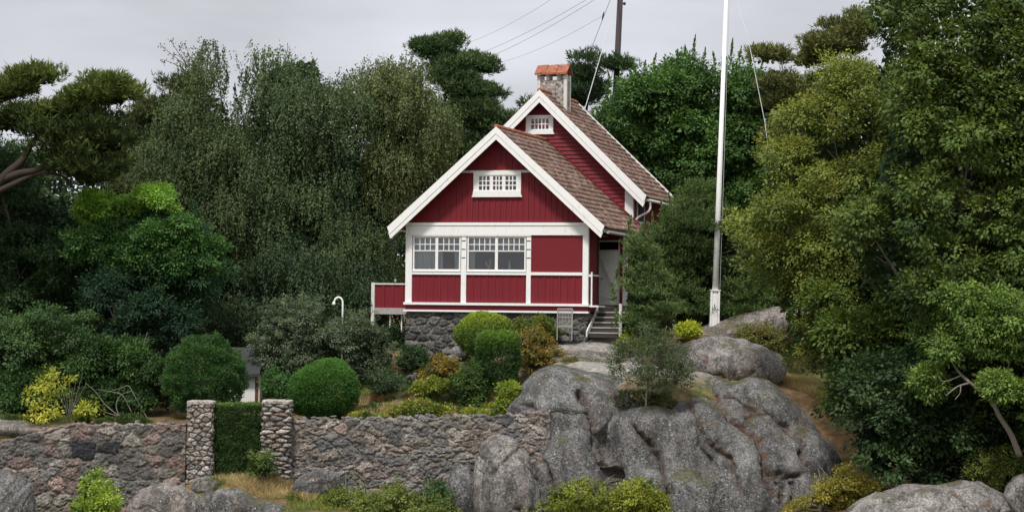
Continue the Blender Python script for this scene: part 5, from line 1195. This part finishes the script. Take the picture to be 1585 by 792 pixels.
tree("shrub", "low mixed green shrubs at the foot of the stone wall", "shrub", (600, 790), [[(478, 790), (500, 762), (540, 752), (570, 762), (600, 745), (640, 752), (670, 762), (700, 780), (700, 810), (480, 810)]], 75.6, 'shrub', (.045, .07, .016), (.16, .18, .04), 227, tmax=.6, dens=1.3)
tree("shrub", "dark rounded shrub at the foot of the wall near the pale slab", "shrub", (675, 770), [[(640, 775), (645, 752), (670, 742), (695, 755), (695, 780), (660, 785)]], 76.4, 'shrub', (.02, .045, .012), (.06, .11, .03), 228, tmax=.4, dens=1.5, trunk_r=.03)
tree("shrub", "golden brown and green scrub at the foot of the outcrop on the right", "shrub", (1260, 780), [[(1175, 800), (1195, 780), (1240, 765), (1270, 735), (1300, 720), (1330, 735), (1370, 742), (1395, 765), (1340, 780), (1310, 800)]], 74.4, 'shrub', (.10, .10, .018), (.28, .23, .04), 229, tmax=.7, dens=1.3)
tree("shrub", "green and yellow bramble mound under the pale trunked tree", "shrub", (1520, 760), [[(1455, 750), (1480, 728), (1510, 705), (1550, 695), (1650, 690), (1650, 770), (1560, 765), (1500, 760)]], 73.0, 'shrub', (.05, .075, .016), (.17, .18, .04), 230, tmax=.8, dens=1.3)
tree("shrub", "small yellow green leafy shrub standing against the left stone wall", "shrub", (148, 792), [[(112, 800), (118, 762), (130, 728), (150, 724), (158, 742), (182, 748), (186, 775), (176, 800)]], 76.2, 'shrub', (.07, .12, .016), (.23, .30, .045), 231, tmax=.5, dens=1.6, L=.12, W=.06)
tree("shrub", "dark leafy weeds at the hedge foot beside the right gate pillar", "shrub", (415, 735), [[(385, 738), (390, 705), (405, 690), (420, 712), (436, 725), (432, 740)]], 77.2, 'shrub', (.03, .055, .016), (.10, .14, .035), 232, tmax=.3, dens=1.6, trunk_r=.02)
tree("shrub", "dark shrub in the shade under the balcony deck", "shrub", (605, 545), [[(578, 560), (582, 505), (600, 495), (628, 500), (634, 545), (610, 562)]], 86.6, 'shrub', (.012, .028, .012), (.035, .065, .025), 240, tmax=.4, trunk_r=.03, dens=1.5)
# many low plants on the rockery and along the rocks
def plantlets(label, group, n, area, Ya, Yb, c1, c2, seed, r=.22, L=.09, W=.05, name="rockery_plant"):
    rg = np.random.default_rng(seed); poly = poly_np(area); q = sample_in(poly, n, rg); ylo, yhi = poly[:, 1].min(), poly[:, 1].max()
    for a, b in q:
        Y = Yb + (Ya - Yb) * (b - ylo) / (yhi - ylo); p = P(a, b, Y); p[2] = ground_z(p[0], p[1]); s_ = r * rg.uniform(.55, 1.3); m = int(340 * s_ / .22)
        d = rdir(rg, m); d[:, 2] = np.abs(d[:, 2]); pos = p + d * np.array([s_ * rg.uniform(.8, 1.3), s_, s_ * rg.uniform(.5, 1.0)]) * (rg.random((m, 1)) ** .4) * (1 + .25 * fbm(d, 2.2, 2, seed + int(a))[:, None])
        Lv = Leaves(); t = np.clip(rg.random((m, 1)) * .7 + rg.random() * .3, 0, 1); Lv.add(pos, nrmz(d + rdir(rg, m) * .7 + np.array([0, 0, .3])), rdir(rg, m) + (0, 0, .8), L * rg.uniform(.6, 1.3, m), W, np.array(c1) * (1 - t) + np.array(c2) * t)
        o = Lv.build(name, "leaves", None, p, own=True); tag(o, label, "plant", group)
RK = [(560, 600), (615, 575), (665, 548), (700, 560), (735, 585), (790, 600), (788, 640), (560, 642)]
plantlets("small dark green tuft among the stones of the rock garden", "dark green rockery tufts", 26, RK, 79.2, 83.8, (.02, .045, .014), (.07, .11, .03), 501, .26)
plantlets("small yellow green tuft among the stones of the rock garden", "yellow green rockery tufts", 24, RK, 79.2, 83.8, (.10, .13, .02), (.30, .30, .05), 502, .26)
plantlets("small rust coloured heather tuft in the rock garden", "rust coloured rockery tufts", 18, RK, 79.2, 83.8, (.12, .07, .03), (.25, .14, .05), 503, .26, .06, .03)
plantlets("small grey green tuft with pale leaves in the rock garden", "grey green rockery tufts", 10, RK, 79.2, 83.8, (.06, .08, .05), (.22, .24, .17), 504, .16, .06, .035)
plantlets("low olive weed at the foot of the retaining wall", "olive weeds along the wall foot", 14, [(450, 745), (700, 750), (720, 790), (450, 790)], 76.0, 77.6, (.05, .07, .018), (.17, .18, .045), 505, .24, .10, .05, "weed")
plantlets("low olive weed growing by the left wall and boulders", "olive weeds by the left boulders", 8, [(60, 770), (120, 760), (200, 740), (330, 745), (330, 775), (60, 792)], 75.8, 77.4, (.05, .08, .018), (.16, .19, .045), 506, .2, .10, .05, "weed")
plantlets("small heather tuft on the bedrock around the two rock humps", "heather tufts around the rock humps", 16, [(870, 572), (960, 565), (1060, 575), (1180, 570), (1200, 600), (1060, 600), (960, 590), (880, 590)], 80.5, 82.5, (.06, .07, .02), (.20, .16, .05), 507, .2, .07, .04, "heather_tuft")
plantlets("low plant by the foundation of the cottage", "plants along the foundation", 9, [(640, 528), (700, 520), (860, 514), (905, 518), (860, 530), (700, 545)], 84.0, 85.2, (.03, .06, .018), (.14, .17, .04), 508, .2, .10, .05, "foundation_plant")
for i in range(22):
    q = sample_in(poly_np(RK), 1, rg)[0]; Y = 84 - (q[1] - 548) / 94 * 4.8; p = P(q[0], q[1], Y); z = ground_z(p[0], p[1]); pp = to_px(np.array([[p[0], p[1], z + .05]]))[0]
    rock("small weathered stone half sunk in the rock garden soil", pp[0], pp[1], Y, rg.uniform(.1, .3), .16, rg.uniform(.07, .16), (0, rg.uniform(-15, 15), 0), 600 + i, "pale_rock", 3, .05, .8, "stone", "stones in the rock garden soil", "stone")
LB = [(530, 620), (560, 610), (640, 612), (700, 618), (780, 622), (785, 646), (520, 650)]
plantlets("low yellow green ground cover tuft just behind the retaining wall", "yellow green tufts behind the wall", 16, LB, 78.6, 80.4, (.09, .12, .02), (.28, .28, .05), 511, .24)
plantlets("low dark green tuft just behind the retaining wall", "dark green tufts behind the wall", 16, LB, 78.6, 80.4, (.025, .05, .015), (.09, .13, .035), 512, .24)
plantlets("low rust brown tuft just behind the retaining wall", "rust brown tufts behind the wall", 10, LB, 78.6, 80.4, (.11, .07, .03), (.24, .15, .06), 513, .22, .08, .03)
plantlets("low dark weed growing behind the left stone wall", "dark weeds behind the left wall", 14, [(0, 640), (280, 640), (280, 657), (0, 660)], 78.5, 79.6, (.02, .04, .014), (.07, .10, .03), 514, .3, .1, .05, "weed")
# yellow sapling with bare stems
tree("sapling", "sparse yellow leaved sapling with several bare stems behind the left wall", "sapling", (100, 655),
     [[(38, 632), (45, 610), (55, 585), (75, 574), (105, 578), (112, 592), (92, 610), (98, 640), (100, 656), (60, 658)], [(118, 640), (128, 625), (142, 632), (138, 645)]], 79.4, 'shrub', (.14, .17, .02), (.36, .34, .05), 233, tmax=.5, dens=.8, fill=False, L=.14, W=.06, npf=9, nl=14, trunk_r=0)
pe = [o for o in bpy.data.objects if o.name.startswith("sapling") and o.parent is None][0]; mb = MB(); rg = np.random.default_rng(3)
for x1, y1 in ((92, 590), (100, 582), (108, 575), (118, 585), (128, 578), (134, 592), (112, 600), (85, 600), (122, 610)):
    mb.tube(spline([P(107 + rg.uniform(-5, 5), 660, 79.4), P(107 + (x1 - 107) * .3, 630, 79.3), P(x1, y1, 79.4 + rg.uniform(-.3, .3))], 4), list(np.linspace(.014, .004, 9)), 5)
mb.build("stems", "bark_pale", pe, off=np.array(pe.location))
mb = MB(); o_ = P(200, 650, 80.4); o_[2] = ground_z(o_[0], o_[1])
for pts_ in ([(200, 655), (165, 628), (150, 608), (132, 592)], [(225, 655), (190, 645), (160, 636), (145, 622)], [(205, 640), (190, 612), (172, 606), (150, 602)], [(230, 650), (215, 625), (200, 598), (188, 600), (165, 607)], [(190, 655), (180, 630), (186, 612), (205, 604)]):
    mb.tube(spline([P(a, b, 80.2) for a, b in pts_], 5), list(np.linspace(.020, .006, 5 * (len(pts_) - 1) + 1)), 6)
o = mb.build("dead_branches", "bark_pale", None, o_, True, off=o_); tag(o, "tangle of bare pale branches sticking out of the dark thicket behind the left wall", "branches")

# --- right of the house
tree("deciduous_tree", "dense mid green tree with upright shoots behind the right side of the cottage", "tree", (1060, 520),
     [[(905, 190), (918, 150), (935, 125), (960, 112), (990, 118), (1010, 100), (1040, 104), (1062, 92), (1085, 98), (1120, 100), (1150, 98), (1185, 112), (1200, 180), (1205, 300), (1195, 420), (1180, 520), (1000, 520), (1000, 330), (960, 260), (920, 220)]],
     99, 'broad', (.020, .050, .014), (.072, .135, .032), 301, tmax=2.6, dens=1.25, br=.8)
tree("pine_tree", "olive pine with open layered branches behind the flagpole, half hidden by the big tree", "tree", (1240, 560),
     [([(1150, 92), (1170, 82), (1186, 70), (1194, 82), (1225, 90), (1230, 70), (1244, 58), (1262, 56), (1278, 38), (1300, 24), (1322, 8), (1345, 40), (1335, 80), (1290, 98), (1250, 112), (1210, 106), (1170, 108)], dict(br=.5)),
      ([(1175, 125), (1200, 118), (1250, 118), (1330, 100), (1330, 190), (1260, 200), (1190, 196), (1190, 160)], dict(br=.6)), [(1185, 190), (1260, 195), (1300, 205), (1290, 330), (1195, 330)]],
     96, 'pine', (.045, .055, .018), (.12, .125, .045), 306, dens=1.6, tmax=1.6, br=.6, bark="bark_pine")
tree("young_pine", "bushy blue green young pine standing close to the right wall of the cottage", "pine tree", (1085, 520),
     [[(1000, 500), (990, 430), (1002, 372), (1020, 340), (1045, 318), (1062, 296), (1085, 282), (1098, 300), (1120, 330), (1160, 350), (1185, 400), (1190, 500), (1100, 516), (1040, 512)]], 88.5, 'young', (.026, .048, .016), (.095, .14, .045), 311, tmax=1.5, dens=1.5, br=.42, trunk_r=.09)
tree("young_pine", "slimmer grey green young pine half covering the stairs and porch", "pine tree", (1010, 530),
     [[(958, 520), (956, 480), (962, 445), (952, 425), (966, 410), (968, 380), (962, 360), (975, 350), (985, 362), (996, 380), (1004, 360), (1012, 372), (1010, 410), (1030, 440), (1046, 470), (1050, 505), (1030, 522), (985, 526)]], 82.6, 'young', (.032, .058, .018), (.11, .155, .055), 312, tmax=.7, dens=1.25, br=.34, npf=12, trunk_r=.05)
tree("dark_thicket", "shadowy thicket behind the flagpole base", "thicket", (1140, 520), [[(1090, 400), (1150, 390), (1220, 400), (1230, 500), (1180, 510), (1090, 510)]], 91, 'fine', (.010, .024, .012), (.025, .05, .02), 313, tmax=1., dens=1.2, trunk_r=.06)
tree("birch_sapling", "small wispy birch sapling growing from a crack in the outcrop", "sapling", (1002, 640),
     [[(938, 545), (955, 526), (985, 512), (1002, 500), (1018, 512), (1050, 528), (1066, 560), (1062, 590), (1040, 605), (1010, 600), (975, 600), (945, 590), (935, 565)]], 77.6, 'shrub', (.025, .045, .02), (.085, .105, .05), 314, tmax=.8, dens=.95, fill=False, br=.27, npf=13, nl=17, L=.075, W=.042, trunk_r=0)
pe = [o for o in bpy.data.objects if o.name.startswith("birch_sapling")][0]; rg = np.random.default_rng(9); mb = MB()
t0_ = P(1001, 655, 77.5); mb.tube(spline([t0_, P(1000, 620, 77.5), P(1003, 590, 77.6), P(1006, 550, 77.6), P(1010, 524, 77.6)], 4), list(np.linspace(.034, .008, 17)), 7)
mb.build("stem", "bark_pale", pe, off=np.array(pe.location)); mb = MB()
for i in range(44):
    a = P(1001 + rg.uniform(-2, 4), rg.uniform(540, 606), 77.6); e_ = P(rg.uniform(938, 1064), rg.uniform(526, 598), 77.6 + rg.uniform(-.5, .5)); mb.tube(spline([a, .5 * (a + e_) + (0, 0, .05), e_], 3), list(np.linspace(.010, .004, 7)), 4)
mb.build("twigs", "bark_grey", pe, off=np.array(pe.location))
clipped("low dark heather growing in the crevice under the birch sapling", 985, 622, 78.6, 1.2, .7, .36, (.022, .035, .016), (.10, .09, .04), 315, "heather", "heather", L=.06, dens=380, rough=.16)
clipped("trailing grey green juniper on top of the outcrop behind the sapling", 1040, 612, 79.6, 1.0, .7, .34, (.022, .038, .018), (.08, .09, .05), 316, "juniper", "juniper", L=.06, dens=380, rough=.16)

# big trees on the right
YG1, YG2 = (.030, .056, .013), (.15, .175, .036)
tree("rowan_tree", "yellow green leafy tree, left and lighter part of the tree mass on the right", "tree", (1340, 640),
     [[(1120, 350), (1135, 305), (1165, 285), (1160, 250), (1185, 238), (1200, 225), (1190, 190), (1215, 165), (1250, 150), (1235, 120), (1270, 100), (1330, 80), (1400, 90), (1420, 250), (1430, 400), (1380, 520), (1300, 560), (1230, 575), (1180, 560), (1200, 520), (1180, 470), (1185, 440), (1150, 430), (1125, 395)]],
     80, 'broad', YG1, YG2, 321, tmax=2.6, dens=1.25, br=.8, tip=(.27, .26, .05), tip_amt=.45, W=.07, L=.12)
tree("oak_tree", "huge dark green broadleaf tree filling the right edge of the view", "tree", (1440, 740),
     [[(1315, 20), (1330, -20), (1400, -60), (1720, -60), (1720, 560), (1640, 680), (1560, 640), (1480, 560), (1400, 540), (1350, 480), (1300, 430), (1290, 350), (1330, 280), (1350, 200), (1335, 120), (1345, 60)]],
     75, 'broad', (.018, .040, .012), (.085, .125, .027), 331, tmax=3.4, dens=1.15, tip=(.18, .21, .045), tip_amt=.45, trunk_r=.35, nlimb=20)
tree("oak_tree", "medium green leafy tree hanging over the dry grass bank", "tree", (1350, 720),
     [[(1225, 500), (1260, 430), (1300, 400), (1360, 380), (1430, 420), (1450, 500), (1440, 600), (1400, 640), (1350, 625), (1300, 640), (1290, 690), (1310, 730), (1285, 700), (1265, 620), (1270, 580), (1240, 545)]],
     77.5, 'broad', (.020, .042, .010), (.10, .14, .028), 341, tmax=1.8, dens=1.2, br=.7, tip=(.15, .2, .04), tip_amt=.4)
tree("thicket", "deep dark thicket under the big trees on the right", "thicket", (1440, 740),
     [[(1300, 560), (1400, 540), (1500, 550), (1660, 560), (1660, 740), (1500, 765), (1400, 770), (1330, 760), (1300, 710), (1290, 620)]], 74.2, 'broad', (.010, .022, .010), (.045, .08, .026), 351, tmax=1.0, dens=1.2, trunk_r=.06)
tree("ash_tree", "lighter green tree with a bent pale trunk at the lower right", "tree", (1570, 700),
     [[(1415, 520), (1422, 480), (1450, 455), (1465, 432), (1500, 425), (1520, 448), (1560, 440), (1600, 420), (1660, 430), (1660, 600), (1610, 640), (1580, 590), (1540, 575), (1500, 590), (1470, 560), (1440, 590), (1420, 560)], ([(1410, 585), (1430, 560), (1460, 575), (1450, 610), (1420, 620)], dict(br=.4)), ([(1560, 640), (1585, 610), (1650, 620), (1650, 690), (1590, 680)], dict(br=.4, c2=(.10, .16, .035))), ([(1500, 560), (1540, 575), (1560, 600), (1545, 625), (1515, 600)], dict(br=.35, Y=70.7, fill=False, dens=.8, tmax=.3)), ([(1560, 600), (1600, 590), (1600, 650), (1572, 650)], dict(br=.35, Y=70.6, fill=False, dens=.7, tmax=.3))],
     72.2, 'fine', (.035, .07, .016), (.14, .21, .045), 361, tmax=1.5, dens=1.15, trunk_r=0, tip=(.2, .27, .06), tip_amt=.35)
pe = bpy.data.objects["ash_tree"]; b = np.array(pe.location); mb = MB()
mb.tube(spline([P(1578, 705, 71.6), P(1565, 672, 71.4), P(1548, 645, 71.2), P(1530, 612, 71.1), P(1502, 592, 71.2), P(1480, 570, 71.5), P(1460, 530, 71.8)], 5), list(np.linspace(.10, .025, 31)), 9)
mb.tube(spline([P(1502, 592, 71.2), P(1482, 598, 71.0), P(1464, 612, 70.9)], 4), list(np.linspace(.035, .012, 9)), 6); mb.tube(spline([P(1487, 597, 71.0), P(1486, 608, 71.0), P(1478, 618, 71.0)], 4), [.02] * 4 + [.012] * 5, 6)
mb.tube(spline([P(1490, 580, 71.2), P(1462, 590, 71.0), P(1452, 582, 70.9)], 4), list(np.linspace(.022, .008, 9)), 6); mb.tube(spline([P(1530, 612, 71.1), P(1555, 580, 71.1), P(1570, 540, 71.2)], 4), list(np.linspace(.045, .012, 9)), 6)
mb.build("trunk", "bark_pale", pe, None, True, off=b)
mb = MB()
for i, (x, y) in enumerate(((1380, 600), (1420, 520), (1340, 560))): mb.tube(spline([P(1440, 740, 75.5), P(1430, 650, 75.3), P(x, y, 74.8)], 5), list(np.linspace(.2, .05, 11)), 8)

# --- grasses
def grass(name, areas, c1, c2, seed, n, Lg=.22, Wg=.018, lean=.5):
    rg = np.random.default_rng(seed); Lv = Leaves()
    for (poly, Ya, Yb, share) in areas:
        m = int(n * share); poly = poly_np(poly); q = sample_in(poly, m, rg)
        ylo, yhi = poly[:, 1].min(), poly[:, 1].max(); Yw = Yb + (Ya - Yb) * (q[:, 1] - ylo) / (yhi - ylo)     # image height to distance
        W_ = np.array([P(a, b, c) for (a, b), c in zip(q, Yw)]); z = H(W_[:, 0], W_[:, 1])
        W_[:, 2] = z - .02; t = np.clip(.5 + .5 * fbm(W_, 1.2, 3, seed)[:, None] + rg.normal(0, .2, (len(W_), 1)), 0, 1)
        d = rdir(rg, len(W_)) * lean + np.array([0, 0, 1.]); Lv.add(W_, d, rdir(rg, len(W_)), Lg * rg.uniform(.5, 1.4, len(W_)), Wg, (np.array(c1) * (1 - t) + np.array(c2) * t) * rg.uniform(.7, 1.25, (len(W_), 1)))
    o = Lv.build(name, "blades", None, (0, 78, 0), own=True); tag(o, kind="stuff"); return o
grass("dry_grass", [([(1100, 575), (1200, 585), (1290, 600), (1300, 700), (1290, 720), (1200, 620)], 79.5, 86, .5), ([(330, 735), (440, 735), (500, 770), (480, 800), (380, 775), (335, 750)], 75.5, 78, .25), ([(540, 615), (610, 600), (640, 640), (540, 645)], 79, 81.5, .25)],
      (.23, .17, .085), (.34, .27, .14), 401, 26000, .26, .016, .8)
grass("green_grass", [([(1130, 588), (1275, 596), (1270, 606), (1130, 600)], 83, 87, .2), ([(-60, 640), (130, 650), (130, 665), (-60, 665)], 79, 82, .15), ([(560, 560), (640, 560), (790, 600), (790, 645), (560, 645)], 79, 84, .35), ([(440, 770), (700, 765), (840, 800), (440, 800)], 74.5, 77, .3)],
      (.07, .11, .02), (.20, .20, .05), 402, 22000, .2, .016, .7)
